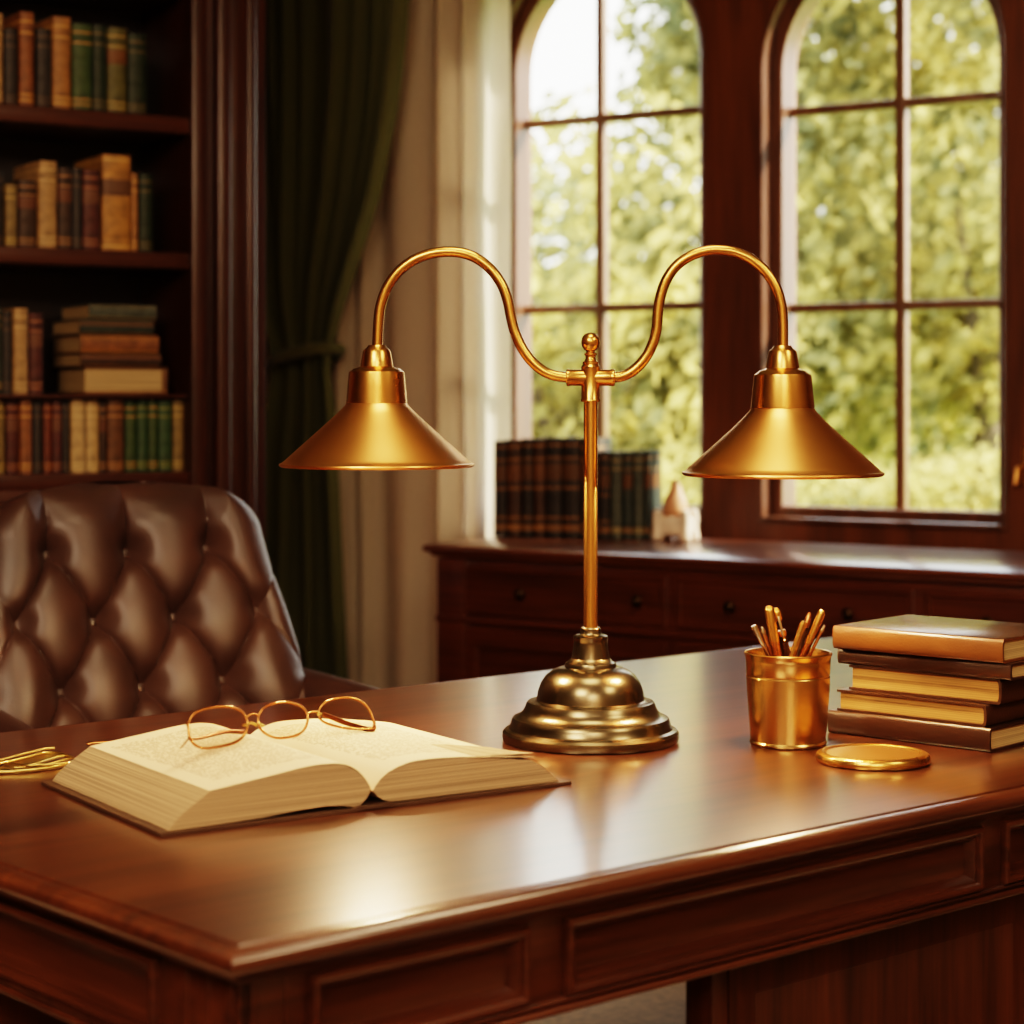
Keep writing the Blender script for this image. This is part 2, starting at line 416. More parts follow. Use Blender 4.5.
# windows (local x along wall, y outward, z up; origin at W0 on the floor)
wroot_rot = WA
GO = .125                                             # glass plane behind wall face
STEP_Y = .052                                         # depth of the outer reveal
wins = []
oL, oR = wall_s(762, 0), wall_s(1005, 0)
W_OUT = oR - oL
E_IN = wall_s(793, GO) - oL                           # step between the outer reveal and the sash
for (pr_, ysill, pmid, yspr, pc_) in ((702, 503, 602, 62, 610), (1005, 508.5, 902, 58, 899)):
    o1 = wall_s(pr_, 0); o0 = o1 - W_OUT
    wins.append(dict(o0=o0, o1=o1, s0=o0 + E_IN, s1=o1 - E_IN, z0=wall_z(pc_, ysill, GO), zs=wall_z(pc_, yspr, 0), sm=wall_s(pmid, GO), pm=pc_))
def arch(s0, s1, z0, zs, off=0, n=28):
    c = (s0 + s1) / 2; r = (s1 - s0) / 2 + off
    pts = [(c - r, z0 - off)]
    for k in range(n + 1):
        a = PI - PI * k / n; pts.append((c + r * math.cos(a), zs + r * math.sin(a)))
    pts.append((c + r, z0 - off)); return pts
FR = .03                                              # sash width
b = MB()
T_WALL = .20
sL = s_c
cur = sL
openings = []
for w in wins: openings.append(arch(w['s0'], w['s1'], w['z0'], w['zs'], E_IN))
def quad(y, a, c, z0a, z0c, z1a, z1c): b._add([(a, y, z0a), (c, y, z0c), (c, y, z1c), (a, y, z1a)], [(0, 1, 2, 3)])
for y in (0, T_WALL):
    cur = sL
    for op in openings:
        o0, o1, zb = op[0][0], op[-1][0], op[0][1]
        quad(y, cur, o0, 0, 0, ROOM_H, ROOM_H); quad(y, o0, o1, 0, 0, zb, zb)
        top = op[1:-1]
        for (xa, za), (xb, zb2) in zip(top, top[1:]): quad(y, xa, xb, za, zb2, ROOM_H, ROOM_H)
        cur = o1
    quad(y, cur, S_END, 0, 0, ROOM_H, ROOM_H)
for op in openings:
    loop = op
    for i in range(len(loop)):
        (xa, za), (xb, zb) = loop[i], loop[(i + 1) % len(loop)]
        b._add([(xa, 0, za), (xb, 0, zb), (xb, T_WALL, zb), (xa, T_WALL, za)], [(0, 1, 2, 3)])
struct(b.build('wall_back', M['wall_wood'], loc=(W0.x, W0.y, 0), rotz=WA, recalc=False))

def arch_sweep(mb, w, o_in, o_out, y0, y1, bev=.004):
    """frame between two arches, as a closed loop with a bevelled section"""
    sec = [(o_in, y1), (o_in, y0 + bev), (o_in + bev, y0), (o_out - bev, y0), (o_out, y0 + bev), (o_out, y1)]
    loops = [[(x, y, z) for (x, z) in arch(w['s0'], w['s1'], w['z0'], w['zs'], o)] for o, y in sec]
    n = len(loops[0]); verts = [v for l in loops for v in l]; faces = []
    m = len(sec)
    for i in range(m):
        j = (i + 1) % m
        for k in range(n):
            k2 = (k + 1) % n; faces.append((i*n+k, i*n+k2, j*n+k2, j*n+k))
    mb._add(verts, faces)
for i, w in enumerate(wins):
    root = empty('window_%d' % (i + 1), (W0.x, W0.y, 0), WA); struct(root)
    b = MB(); arch_sweep(b, w, 0, E_IN + .006, STEP_Y, GO + .02); b.build('window_frame', M['window_wood'], root)
    b = MB(); arch_sweep(b, w, E_IN - .003, E_IN + .010, -.005, STEP_Y + .002, .003)
    b.build('casing', M['window_wood'], root)
    zt = w['zs'] + (w['s1'] - w['s0']) / 2
    b = MB(); b.box((w['sm'] - .015, GO - .017, w['z0'] - .005), (w['sm'] + .015, GO + .017, zt + .003), .004)
    for py in (104, 306):
        z = wall_z(w['pm'], py + (14 if i == 0 and py < 200 else 2 if i == 0 else 0), GO)
        b.box((w['s0'] - .004, GO - .016, z - .0135), (w['s1'] + .004, GO + .016, z + .0135), .004)
    b.build('muntin', M['muntin'], root)
    b = MB(); lp = arch(w['s0'], w['s1'], w['z0'], w['zs'], .004); b._add([(x, GO + .003, z) for x, z in lp], [tuple(range(len(lp)))]); b.build('pane', M['glass'], root)
    b = MB(); b.box((w['o0'] + .004, -.016, w['z0'] - E_IN - .004), (w['o1'] - .004, STEP_Y + .002, w['z0'] - E_IN + .010), .004); b.build('window_sill', M['window_wood'], root)
    if i == 1:
        b = MB(); s = wall_s(1027, 0); z = wall_z(1027, 466, 0)
        b.box((s - .012, -.006, z - .05), (s + .012, 0, z + .05), .003); b.tube([(s, -.005, z), (s, -.03, z), (s - .012, -.038, z - .005), (s - .016, -.04, z - .05)], .007, 10)
        tag(b.build('latch', M['brass'], root), 'brass window latch')

# ------------------------------------------------------------------ outdoors
b = MB(); b._add([(-30, 6.9, -.35), (40, 3.4, -.35), (40, 60, -.35), (-30, 60, -.35)], [(0, 1, 2, 3)])
tag(b.build('lawn', M['lawn'], recalc=False), 'sunlit green lawn outside the arched windows', 'lawn', kind='structure')
def leaves(mb, blobs, n, size, rng, shell=.45):
    tot = sum(bl[3] ** 2 for bl in blobs)
    for (cx, cy, cz, r, sq) in blobs:
        for _ in range(int(n * r * r / tot)):
            while True:
                v = Vector((rng.uniform(-1, 1), rng.uniform(-1, 1), rng.uniform(-1, 1)))
                if shell < v.length < 1: break
            lump = 1 + .28 * noise.noise(v * 2.6 + Vector((cx, cy, cz)))
            p = Vector((cx, cy, cz)) + Vector((v.x * r, v.y * r, v.z * r * sq)) * lump
            if p.z < -.3: continue
            s = size * rng.uniform(.6, 1.35)
            ax = Vector((rng.gauss(0, 1), rng.gauss(0, 1), rng.gauss(0, 1))).normalized()
            u = ax.orthogonal().normalized(); w = ax.cross(u)
            vs = [mb.bm.verts.new(q) for q in (p - u * s, p + w * s * .5, p + u * s, p - w * s * .5)]
            mb.bm.faces.new(vs)
def tree(name, px, Y, base_h, blobs, n, size, mat, label, cat, group, seed):
    rng = random.Random(seed)
    X = (px - HX) / F * Y
    root = empty(name, (X, Y, -.35)); tag(root, label, cat, group)
    b = MB(); leaves(b, blobs, n, size, rng); b.build('foliage', mat, root, recalc=False)
    if base_h:
        b = MB(); top = base_h
        b.tube([(0, 0, 0), (.03, .02, top * .5), (-.03, 0, top)], [.16, .11, .07], 10)
        for k in range(4):
            a = k * 1.7 + rng.random(); b.tube([(0, 0, top * .65), (.35 * math.cos(a), .35 * math.sin(a), top * .95), (.7 * math.cos(a), .7 * math.sin(a), top * 1.3)], [.06, .04, .015], 8)
        b.build('trunk', M['bark'], root)
G1 = 'trees outside the arched windows'
tree('garden_tree', 560, 13.5, 1.6, [(.1, 0, 2.45, 1.15, .95), (-.6, .2, 1.9, .9, .9), (.6, -.2, 1.7, .9, .8), (.1, 0, 1.0, .9, .7)], 4200, .075, M['leaf_b'], 'yellow-green tree under the open patch of sky in the left arched window', 'tree', G1, 1)
tree('garden_tree', 690, 14.5, 2.2, [(.2, 0, 3.0, 1.05, 1.1), (.15, .1, 4.2, .7, .9), (.6, .2, 4.6, .9, .9), (.2, -.3, 1.9, 1.1, .9), (-.4, 0, 1.2, .9, .7), (.4, .2, 3.8, .8, .9)], 7800, .075, M['leaf_a'], 'tall green tree filling the right half of the left arched window', 'tree', G1, 2)
tree('garden_tree', 845, 15.5, 2.2, [(0, 0, 2.9, 1.2, 1.0), (-.3, .2, 4.1, .9, .9), (.5, -.2, 2.0, 1.1, .9), (-.6, 0, 1.8, 1.0, .8), (1.0, .1, 4.4, .8, .9)], 5200, .08, M['leaf_a'], 'green tree in the left half of the right arched window', 'tree', G1, 3)
tree('garden_tree', 985, 14.5, 2.2, [(0, 0, 3.0, 1.2, 1.1), (-.2, .2, 4.3, .95, .9), (.6, -.2, 2.2, 1.2, .9), (-.7, 0, 1.9, .9, .8), (.9, 0, 3.7, 1.0, 1), (-.1, .1, 4.7, .8, .8)], 5600, .08, M['leaf_b'], 'sunlit yellow-green tree in the right half of the right arched window', 'tree', G1, 4)
G2 = 'trees farther back in the garden'
for k, (px, Y, hgt, lab) in enumerate(((490, 22, 3.3, 'farthest left'), (765, 24, 5.0, 'second from the left'), (840, 23, 5.0, 'third from the left'), (930, 25, 5.0, 'fourth from the left'), (1030, 24, 5.4, 'farthest right'))):
    tree('background_tree', px, Y, 2, [(0, 0, hgt * .65, 2.0, 1.0), (-.9, 0, hgt * .4, 1.6, .9), (.9, .3, hgt * .45, 1.7, .9), (.3, 0, hgt * .95, 1.2, .8), (0, -.5, 1.0, 1.5, .7)], 5200, .12, M['leaf_c'],
         'deep green tree at the back of the garden, %s' % lab, 'tree', G2, 10 + k)
G3 = 'sunlit shrubs below the windows'
for k, (px, Y, r, lab) in enumerate(((560, 12.5, .62, 'behind the black books on the sideboard'), (672, 12, .66, 'above the alabaster ornament'), (800, 12.4, .6, 'under the rim of the right lamp shade'),
                                     (875, 12.0, .62, 'just left of the right window mullion'), (945, 12.3, .66, 'just right of the right window mullion'), (1015, 12.0, .7, 'in the bottom right corner of the right window'))):
    tree('shrub', px, Y, 0, [(0, 0, r * 1.2, r, .75), (.3, .1, r * 1.35, r * .6, .7), (0, 0, r * .45, r * .95, .7)], 1900, .05, M['leaf_b'], 'low bright yellow shrub outdoors %s' % lab, 'shrub', G3, 30 + k)

# ------------------------------------------------------------------ curtains
CT = 2.84
def drape(name, mat, edges, off, folds, amp, label, cat, zb=.01, seed=0, squeeze=None, nx=170, nz=90, root_part=None):
    """edges: (py, left px, right px) measured on the cloth plane"""
    lt = [(e[0], wall_s(e[1], off)) for e in edges]; rt = [(e[0], wall_s(e[2], off)) for e in edges]
    rows = []
    rng = random.Random(seed); ph = rng.uniform(0, 6)
    for i in range(nz + 1):
        z = CT + (zb - CT) * i / nz
        py = HY + (CAMZ - z) * F / 6.75
        a, c = lerp_tab(lt, py), lerp_tab(rt, py)
        row = []
        sq = 1.0 if not squeeze else 1 - .45 * math.exp(-((py - squeeze) / 60) ** 2)
        for j in range(nx + 1):
            t = j / nx
            warp = t + .035 * math.sin(2 * PI * t * 2.3 + ph) + .012 * noise.noise(Vector((t * 5, z * .8, seed)))
            d = math.sin(2 * PI * folds * warp + .5 * noise.noise(Vector((t * 3, z * .6, seed + 5))))
            d2 = math.sin(2 * PI * folds * .43 * warp + 1.3)
            y = off - amp * sq * (.75 * d + .45 * d2) - .012 * noise.noise(Vector((t * 9, z * 1.5, seed + 9)))
            row.append((a + (c - a) * t + .006 * math.cos(2 * PI * folds * warp), y, z))
        rows.append(row)
    b = MB(); b.grid(rows); return b
green_edges = [(-120, 235, 424), (0, 238, 415), (60, 240, 411), (120, 244, 403), (200, 252, 386), (260, 260, 366), (310, 268, 348), (350, 276, 336), (372, 278, 334), (410, 274, 341), (480, 266, 346), (600, 262, 350), (700, 260, 354), (900, 258, 358)]
root = empty('green_curtain', wall_pt(-1.45, -.2, .01)); 
tag(root, 'dark green floor-length curtain gathered by a tieback beside the bookcase', 'curtain')
def to_root(o, r):                                     # keep world placement under a non-rotated thing
    o.parent = r; o.matrix_parent_inverse = Matrix.Translation(-r.location)
b = drape('x', None, green_edges, -.21, 7.5, .05, '', '', seed=3, squeeze=360)
o = b.build('drape', M['green_cloth'], loc=(W0.x, W0.y, 0), rotz=WA, recalc=False, angle=180); to_root(o, root)
sa, sb_ = wall_s(275, -.21), wall_s(337, -.21); zt = wall_z(305, 358, -.21)
b = MB(); cx = (sa + sb_) / 2; rx = (sb_ - sa) / 2 + .012
b.tube([(cx + rx * math.cos(t), -.21 + .072 * math.sin(t), zt + .03 * math.cos(t + .4)) for t in [2 * PI * k / 40 for k in range(40)]], .012, 10, closed=True, flat=1.6)
o = b.build('tieback', M['green_cloth'], loc=(W0.x, W0.y, 0), rotz=WA); to_root(o, root)
root = empty('sheer_curtain', wall_pt(-.95, -.08, .01)); tag(root, 'cream sheer curtain hanging between green curtain and left window', 'curtain')
b = drape('x', None, [(-120, 270, 514), (0, 270, 514), (400, 270, 514), (900, 270, 516)], -.085, 7.5, .027, '', '', seed=8)
o = b.build('drape', M['sheer_cloth'], loc=(W0.x, W0.y, 0), rotz=WA, recalc=False, angle=180); to_root(o, root)
root = empty('curtain_rod', wall_pt(-.9, -.14, CT)); tag(root, 'brass rod that the two curtains hang from', 'curtain rod')
b = MB(); b.tube([(-1.78, -.21, CT + .012), (.1, -.21, CT + .012)], .014, 16); b.tube([(-1.78, -.085, CT + .012), (.1, -.085, CT + .012)], .010, 16)
o = b.build('rod', M['brass'], loc=(W0.x, W0.y, 0), rotz=WA); to_root(o, root)
for s in (-1.75, .05):
    b = MB(); b.box((s - .012, -.235, CT - .004), (s + .012, 0, CT + .03), .003)
    o = b.build('bracket', M['brass'], loc=(W0.x, W0.y, 0), rotz=WA); to_root(o, root)

# ------------------------------------------------------------------ bookcase
case = empty('bookcase', (BC0.x, BC0.y, 0), BA)
tag(case, 'tall dark mahogany bookcase filled with old books at the left', 'bookcase')
def case_x(px, y=0.0):
    p = BC0 + nb * y; return on_line(px, p, db)
def case_zy(px, py, y=0.0):
    t = case_x(px, y); Y = (BC0 + nb * y + db * t).y; return CAMZ - (py - HY) / F * Y
XL = -1.15
SH = [case_zy(185, 117), case_zy(185, 253), case_zy(170, 394.5), case_zy(185, 471.5)]   # shelf tops
THK = [.042, .040, .010, .040]
b = MB()
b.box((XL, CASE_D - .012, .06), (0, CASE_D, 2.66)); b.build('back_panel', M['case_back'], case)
for z, t, n in zip(SH + [2.27, 2.62], THK + [.042, .04], range(6)):
    b = MB(); b.box((XL, .0 if t > .02 else .012, z - t), (0, CASE_D - .013, z), .004 if t > .02 else .002); b.build('shelf', M['case_x'], case)
b = MB()
for (x0, x1) in ((0.0, .03), (XL - .03, XL)): b.box((x0, .0, .0), (x1, CASE_D, 2.66), .003)
b.build('side_panel', M['case_z'], case)
# moulded pilaster on the right
e = [case_x(p) for p in (190, 206, 213, 228, 243, 253, 266)]
for base in (0,):
    b = MB()
    b.box((e[0], -.012, 0), (e[1], .02, 2.66), .008, seg=3)
    b.box((e[1] - .002, .012, 0), (e[2] + .002, .05, 2.66))
    b.box((e[2], -.03, 0), (e[3], .05, 2.66), .010, seg=3)
    b.box((e[3] - .004, -.014, 0), (e[4] + .004, .05, 2.66), .003)
    b.box((e[4], -.026, 0), (e[5], .05, 2.66), .008, seg=3)
    b.box((e[5] - .003, .0, 0), (e[6], .05, 2.66), .004)
    b.box((.03, .05, 0), (e[6], CASE_D, 2.66), .003)
    b.build('pilaster', M['case_z'], case)
b = MB(); b.box((XL - .22, -.05, 2.66), (e[6] + .02, CASE_D, 2.76), .012); b.build('cornice', M['case_x'], case)
b = MB(); b.box((XL - .2, -.012, .0), (0, .02, .09), .004); b.build('plinth', M['case_x'], case)
b = MB(); b.box((XL, .0, SH[3] - .11), (0, .02, SH[3] - .038), .003); b.build('rail', M['case_x'], case)
for k in range(2):
    x0 = XL + .004 + k * (-XL / 2); x1 = x0 + (-XL / 2) - .008
    b = MB(); b.panel(x0, x1, .1, SH[3] - .115, [(0, -.02), (0, 0), (.003, .003), (.055, .003), (.062, -.004), (.075, -.008), (.1, .0)]); dr = b.build('door', M['case_z'], case)
    b = MB(); xk = x1 - .03 if k == 0 else x0 + .03
    b.lathe([(.004, 0), (.005, .012), (.011, .018), (.012, .024), (.006, .03), (0, .031)], 20, Matrix.Translation((xk, -.003, .6)) @ Matrix.Rotation(R(90), 4, 'X')); b.build('knob', M['knob'], dr)

def rounded_cover(mb, w, h, d, t=.0025, bulge=.006):
    """hollow binding: x thickness, y depth with the spine at y=0, z height"""
    n = 8
    outer = [(-w/2, d)] + [(-w/2 * math.cos(PI * k / n), -bulge * math.sin(PI * k / n)) for k in range(n + 1)] + [(w/2, d)]
    wi = w - 2 * t
    inner = [(-wi/2, d)] + [(-wi/2 * math.cos(PI * k / n), t - (bulge) * math.sin(PI * k / n)) for k in range(n + 1)] + [(wi/2, d)]
    m = len(outer); verts = []
    for z in (0, h):
        verts += [(x, y, z) for x, y in outer]; verts += [(x, y, z) for x, y in inner]
    f = []
    for k in range(m - 1):
        f.append((k, k+1, 2*m+k+1, 2*m+k)); f.append((m+k+1, m+k, 3*m+k, 3*m+k+1))
        f.append((k+1, k, m+k, m+k+1)); f.append((2*m+k, 2*m+k+1, 3*m+k+1, 3*m+k))
    f += [(0, 2*m, 3*m, m), (m-1, 2*m-1, 4*m-1, 3*m-1)]
    mb._add(verts, f)
def make_book(w, h, d, cover, pages, bulge=.006, spine_bands=0):
    root = empty('book')
    b = MB(); rounded_cover(b, w, h, d, min(.003, w * .12), bulge); 
    for k in range(spine_bands):
        z = h * (.16 + .68 * k / max(1, spine_bands - 1)); n = 8
        path = [(-w/2 * math.cos(PI * q / n), -bulge * math.sin(PI * q / n), z) for q in range(n + 1)]
        b.tube(path, .0022, 6)
    b.build('cover', cover, root)
    t = min(.003, w * .12)
    b = MB(); b.box((-w/2 + t, .004 - bulge * .6, .004), (w/2 - t, d - .005, h - .004)); b.build('pages', pages, root)
    return root
ORD = ['leftmost', 'second from the left', 'third from the left', 'fourth from the left', 'fifth from the left', 'sixth from the left', 'seventh from the left', 'eighth from the left', 'ninth from the left', 'tenth from the left', 'eleventh from the left', 'twelfth from the left', 'thirteenth from the left', 'fourteenth from the left', 'fifteenth from the left', 'sixteenth from the left']
def shelf_row(items, zshelf, group, where, yfront=.035, depth=.19):
    for k, (x0, x1, top, key) in enumerate(items):
        yb = yfront + random.uniform(0, .012)
        a, c = case_x(x0, yb), case_x(x1, yb)
        h = case_zy((x0 + x1) / 2, top, yb) - zshelf
        if abs(zshelf - SH[3]) < .01: h = min(h, SH[2] - THK[2] - SH[3] - .004)
        o = make_book(c - a - .0015, h - .001, depth + random.uniform(-.02, .02), CL[key], M['pages'], min(.008, (c - a) * .2), 4 if (c - a) > .03 else 0)
        o.parent = None
        q = BC0 + db * ((a + c) / 2) + nb * yb
        o.location = (q.x, q.y, zshelf + .0005); o.rotation_euler.z = BA
        tag(o, '%s upright book, %s on the %s' % (key, ORD[k], where), 'book', group)
shelf_row([(-14, 3, 13, 'tan'), (4, 18, 29, 'charcoal'), (19, 34, 12, 'orange-brown'), (36, 51, 29, 'charcoal'), (52, 71, 17, 'ochre'), (72, 92, 24, 'green'), (92.5, 106, 25, 'dark green'), (107, 127, 28, 'olive'), (127.5, 147, 34, 'dark green')],
          SH[0], 'books on the top visible shelf', 'highest visible shelf of the bookcase')
shelf_row([(-9, 4, 172, 'charcoal'), (5, 17, 184, 'olive-gold'), (18, 37, 180, 'dark brown'), (38, 57, 161, 'tan'), (58, 72, 168, 'dark brown'), (72.5, 82, 168, 'charcoal'), (82.5, 100, 170, 'burgundy'), (102, 131, 155, 'gold-panelled'), (131.5, 138, 173, 'ochre'), (139, 153, 174, 'dark green')],
          SH[1], 'books on the second shelf', 'second visible shelf of the bookcase')
shelf_row([(-13, 2, 308, 'grey-green'), (2.5, 12, 311, 'charcoal'), (13, 28, 308, 'tan'), (29, 43, 313, 'burgundy')],
          SH[2], 'books standing on the thin shelf', 'thin shelf by the flat pile')
shelf_row([(-10, 5, 398, 'olive-gold'), (6, 19, 399, 'burgundy'), (20, 32, 398, 'orange-brown'), (33, 43, 400, 'charcoal'), (43.5, 52, 399, 'red-brown'), (52.5, 62, 400, 'burgundy'), (62.5, 70, 400, 'charcoal'), (71, 85, 399, 'pale tan'), (85.5, 99, 400, 'pale tan'), (100, 106.5, 402, 'dark brown'), (107, 124, 400, 'brown'), (125, 137, 401, 'green'), (137.5, 148, 400, 'bright green'), (148.5, 158, 400, 'green'), (158.5, 172, 401, 'bright green'), (173, 184, 400, 'olive-gold')],
          SH[3], 'books on the lowest shelf', 'lowest shelf just above the chair')
# flat pile on the thin shelf: (x0, x1, y top, y bottom, binding, pages to the front?)
zc = SH[2] + .0005
pile = [(84, 168, 366, 393.5, 'burgundy', True, 'thick book with pale page edges, lowest of the flat pile on the bookcase'),
        (80, 160, 352, 366, 'dark brown', False, 'dark gilt-flecked book, second lowest of the flat pile on the bookcase'),
        (80, 158, 334, 352, 'orange-brown', False, 'rusty brown book in the middle of the flat pile on the bookcase'),
        (79, 153, 318, 334, 'deep teal', False, 'dark book under the topmost one in the flat pile on the bookcase'),
        (88, 156, 300, 315, 'grey-green', False, 'slim grey book on top of the flat pile on the bookcase')]
for (x0, x1, yt, yb, key, front, lab) in pile:
    yy = .045
    a, c = case_x(x0, yy), case_x(x1, yy); m_per = (BC0 + db * a).y / F
    th = (yb - yt) * m_per; L = c - a; D = .2
    o = empty('book')
    if front:                                          # fore edge to the front: boards above and below the leaves
        b = MB(); b.box((0, 0, 0), (L, D, .007), .002); b.box((0, 0, th - .004), (L, D, th), .0015); b.box((L - .012, 0.0, .006), (L, D, th - .003), .004); b.build('cover', CL['brown'], o)
        b = MB(); b.box((.005, .006, .0072), (L - .013, D - .004, th - .0042)); b.build('pages', M['pages'], o)
    else:
        mt = Matrix.Translation((0, 0, th / 2)) @ Matrix.Rotation(R(90), 4, 'Y')
        b = MB(); rounded_cover(b, th, L, D, .003, .006); bmesh.ops.transform(b.bm, matrix=mt, verts=b.bm.verts)
        ob = b.build('cover', CL[key], o)
        b = MB(); b.box((.004, .002, .003), (L - .004, D - .006, th - .003)); b.build('pages', M['pages'], o)
    q = BC0 + db * a + nb * yy
    o.location = (q.x, q.y, zc); o.rotation_euler.z = BA; tag(o, lab, 'book', 'flat pile of books on the bookcase')
    zc += th + .0005

# ------------------------------------------------------------------ sideboard under the windows
SZ = .83
pf = on_z(700, 557.5, SZ)
off_f = (Vector((pf.x, pf.y)) - W0).dot(nw)
SBD = -off_f - .14                                     # depth up to just off the wall
s_left = wall_s(422, off_f); S_RIGHT = s_left + 3.0
sb0 = wall_pt(s_left, off_f, 0)
sb = empty('sideboard', sb0, WA); tag(sb, 'long dark mahogany sideboard standing under the arched windows', 'sideboard')
LEN = S_RIGHT - s_left
def rect_rings(x0, y0, x1, y1, prof):
    return [[(x0 - o, y0 - o, z), (x1 + o, y0 - o, z), (x1 + o, y1 + o, z), (x0 - o, y1 + o, z)] for o, z in prof]
b = MB(); b.rings(rect_rings(.02, .02, LEN - .02, SBD - .02, [(-.03, SZ - .036), (-.006, SZ - .034), (.002, SZ - .03), (.004, SZ - .022), (.016, SZ - .018), (.02, SZ - .012), (.018, SZ - .004), (.012, SZ)]))
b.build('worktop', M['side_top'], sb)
XI = .035
zD0, zD1 = .645, .775
b = MB()
b.box((XI, .035, .1), (LEN - XI, SBD - .02, SZ - .036), .003)
b.box((XI - .003, .024, 0), (XI + .09, .05, SZ - .036), .004)
b.box((XI - .006, .018, zD0 - .025), (LEN - XI, .05, zD0 - .006), .006)
b.box((XI - .006, .018, 0), (LEN - XI, SBD - .03, .1), .006)
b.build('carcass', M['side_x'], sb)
xd = XI + .1
xd = wall_s(460, off_f + .03) - s_left
dws = wall_s(666, off_f + .03) - s_left - xd
for k in range(4):
    x0 = xd + k * (dws + .03); x1 = x0 + dws
    b = MB(); b.panel(x0, x1, zD0, zD1, [(0, -.012), (0, .0), (.003, .003), (.012, .003), (.016, -.001), (.022, -.001)], y=.03); dr = b.build('drawer', M['side_x'], sb)
    for fx in ((.32, .88) if k == 0 else (.25, .75)):
        b = MB(); b.lathe([(.005, 0), (.006, .01), (.013, .016), (.014, .022), (.008, .028), (0, .03)], 20, Matrix.Translation((x0 + fx * dws, .031, (zD0 + zD1) / 2)) @ Matrix.Rotation(R(90), 4, 'X')); b.build('knob', M['knob'], dr)
    b = MB(); b.panel(x0, x1, .11, zD0 - .035, [(0, -.012), (0, .0), (.003, .003), (.05, .003), (.058, -.006), (.066, -.006)], y=.03); dr = b.build('door', M['side_x'], sb)
    b = MB(); b.lathe([(.005, 0), (.006, .01), (.013, .016), (.014, .022), (.008, .028), (0, .03)], 20, Matrix.Translation((x1 - .025 if k % 2 == 0 else x0 + .025, .028, .42)) @ Matrix.Rotation(R(90), 4, 'X')); b.build('knob', M['knob'], dr)
# books on it: a row turned a little towards the room
RA = R(-17)
dr_ = Vector((math.cos(RA), math.sin(RA))); nr_ = Vector((-math.sin(RA), math.cos(RA)))
pA = on_z(494, 536.5, SZ); rA = Vector((pA.x, pA.y))
items = [(494, 506.5, 441, 'black', 'first'), (507, 521, 440, 'black-brown', 'second'), (521.5, 533, 439, 'black', 'third'), (533.5, 545, 439, 'black-brown', 'fourth'), (545.5, 562, 438, 'black', 'fifth'), (562.5, 580, 438, 'black', 'sixth'), (580.5, 598, 438, 'dark brown', 'seventh'),
         (598.5, 610, 452, 'black', 'eighth'), (610.5, 622, 452, 'grey-green', 'ninth'), (622.5, 632.5, 452, 'deep teal', 'tenth'), (633, 643.5, 451, 'grey-green', 'eleventh'), (644, 651, 451, 'deep teal', 'twelfth')]
for (x0, x1, top, key, od) in items:
    a, c = on_line(x0, rA, dr_), on_line(x1, rA, dr_)
    q = rA + dr_ * ((a + c) / 2)
    h = CAMZ - (top - HY) / F * q.y - SZ
    o = make_book(c - a - .0015, h, .155 if top < 445 else .135, CL[key], M['pages'], min(.007, (c - a) * .2), 4)
    o.location = (q.x, q.y, SZ + .0005); o.rotation_euler.z = RA
    tag(o, '%s leather-bound book on the sideboard, %s from the left' % (key, od), 'book', 'leather-bound books on the sideboard')
# alabaster ornament
pc = on_z(675.5, 540, SZ)
orn = empty('stone_ornament', (pc.x, pc.y, SZ), WA + R(10)); tag(orn, 'small pale alabaster ornament with a pink stone peak beside the sideboard books', 'ornament')
k = pc.y / F
b = MB(); 
b.box((-17*k, -15*k, 5*k), (17*k, 15*k, 24*k), 4*k, seg=3)
for sx in (-1, 1):
    for sy in (-1, 1): b.lathe([(4*k, 0), (6.2*k, 1*k), (6.6*k, 5*k), (5*k, 10*k), (5.5*k, 22*k), (5*k, 29*k), (3*k, 31*k), (0, 31.5*k)], 16, Matrix.Translation((sx*14.5*k, sy*12*k, 0)))
b.build('stand', M['alabaster'], orn)
b = MB(); b.lathe([(12*k, 24*k), (13*k, 28*k), (12*k, 34*k), (10.5*k, 41*k), (8*k, 48*k), (5.5*k, 54*k), (4*k, 58*k), (2*k, 61*k), (0, 62*k)], 14)
for v in b.bm.verts: v.co += Vector((1, 1, .3)) * k * 1.6 * noise.noise(v.co / (9 * k))
b.build('peak', M['salt'], orn)

# ------------------------------------------------------------------ desk
DZ = .76
DA = R(41.2)
du = Vector((math.cos(DA), math.sin(DA))); dv = Vector((-math.sin(DA), math.cos(DA)))
A0 = on_z(238, 945.5, DZ); A2 = Vector((A0.x, A0.y))
DL, DD = 2.36, 1.178
desk = empty('writing_desk', (A2.x, A2.y, 0), DA); tag(desk, 'large polished mahogany pedestal desk with panelled drawers in the foreground', 'desk')
b = MB(); b.rings(rect_rings(0, 0, DL, DD, [(-.02, .727), (0, .727), (.003, .731), (.010, .734), (.0125, .738), (.0185, .741), (.0205, .746), (.0195, .751), (.0155, .7555), (.009, .7585), (.0035, .7592), (.001, .7575), (-.0015, .7575), (-.003, .76)]))
b.build('desktop', M['desk_top'], desk, angle=50)
ZB = .629
FI = .006                                              # face set-in from the top's crease
def du_px(px): return on_line(px, A2 + dv * FI, du)
b = MB()
b.box((FI + .012, FI + .012, ZB + .004), (DL - FI - .012, DD - FI - .012, .728))
dx = [(du_px(308), du_px(527)), (du_px(563), du_px(980)), (du_px(1001), du_px(1001) + .45), (du_px(1001) + .49, DL - .1)]
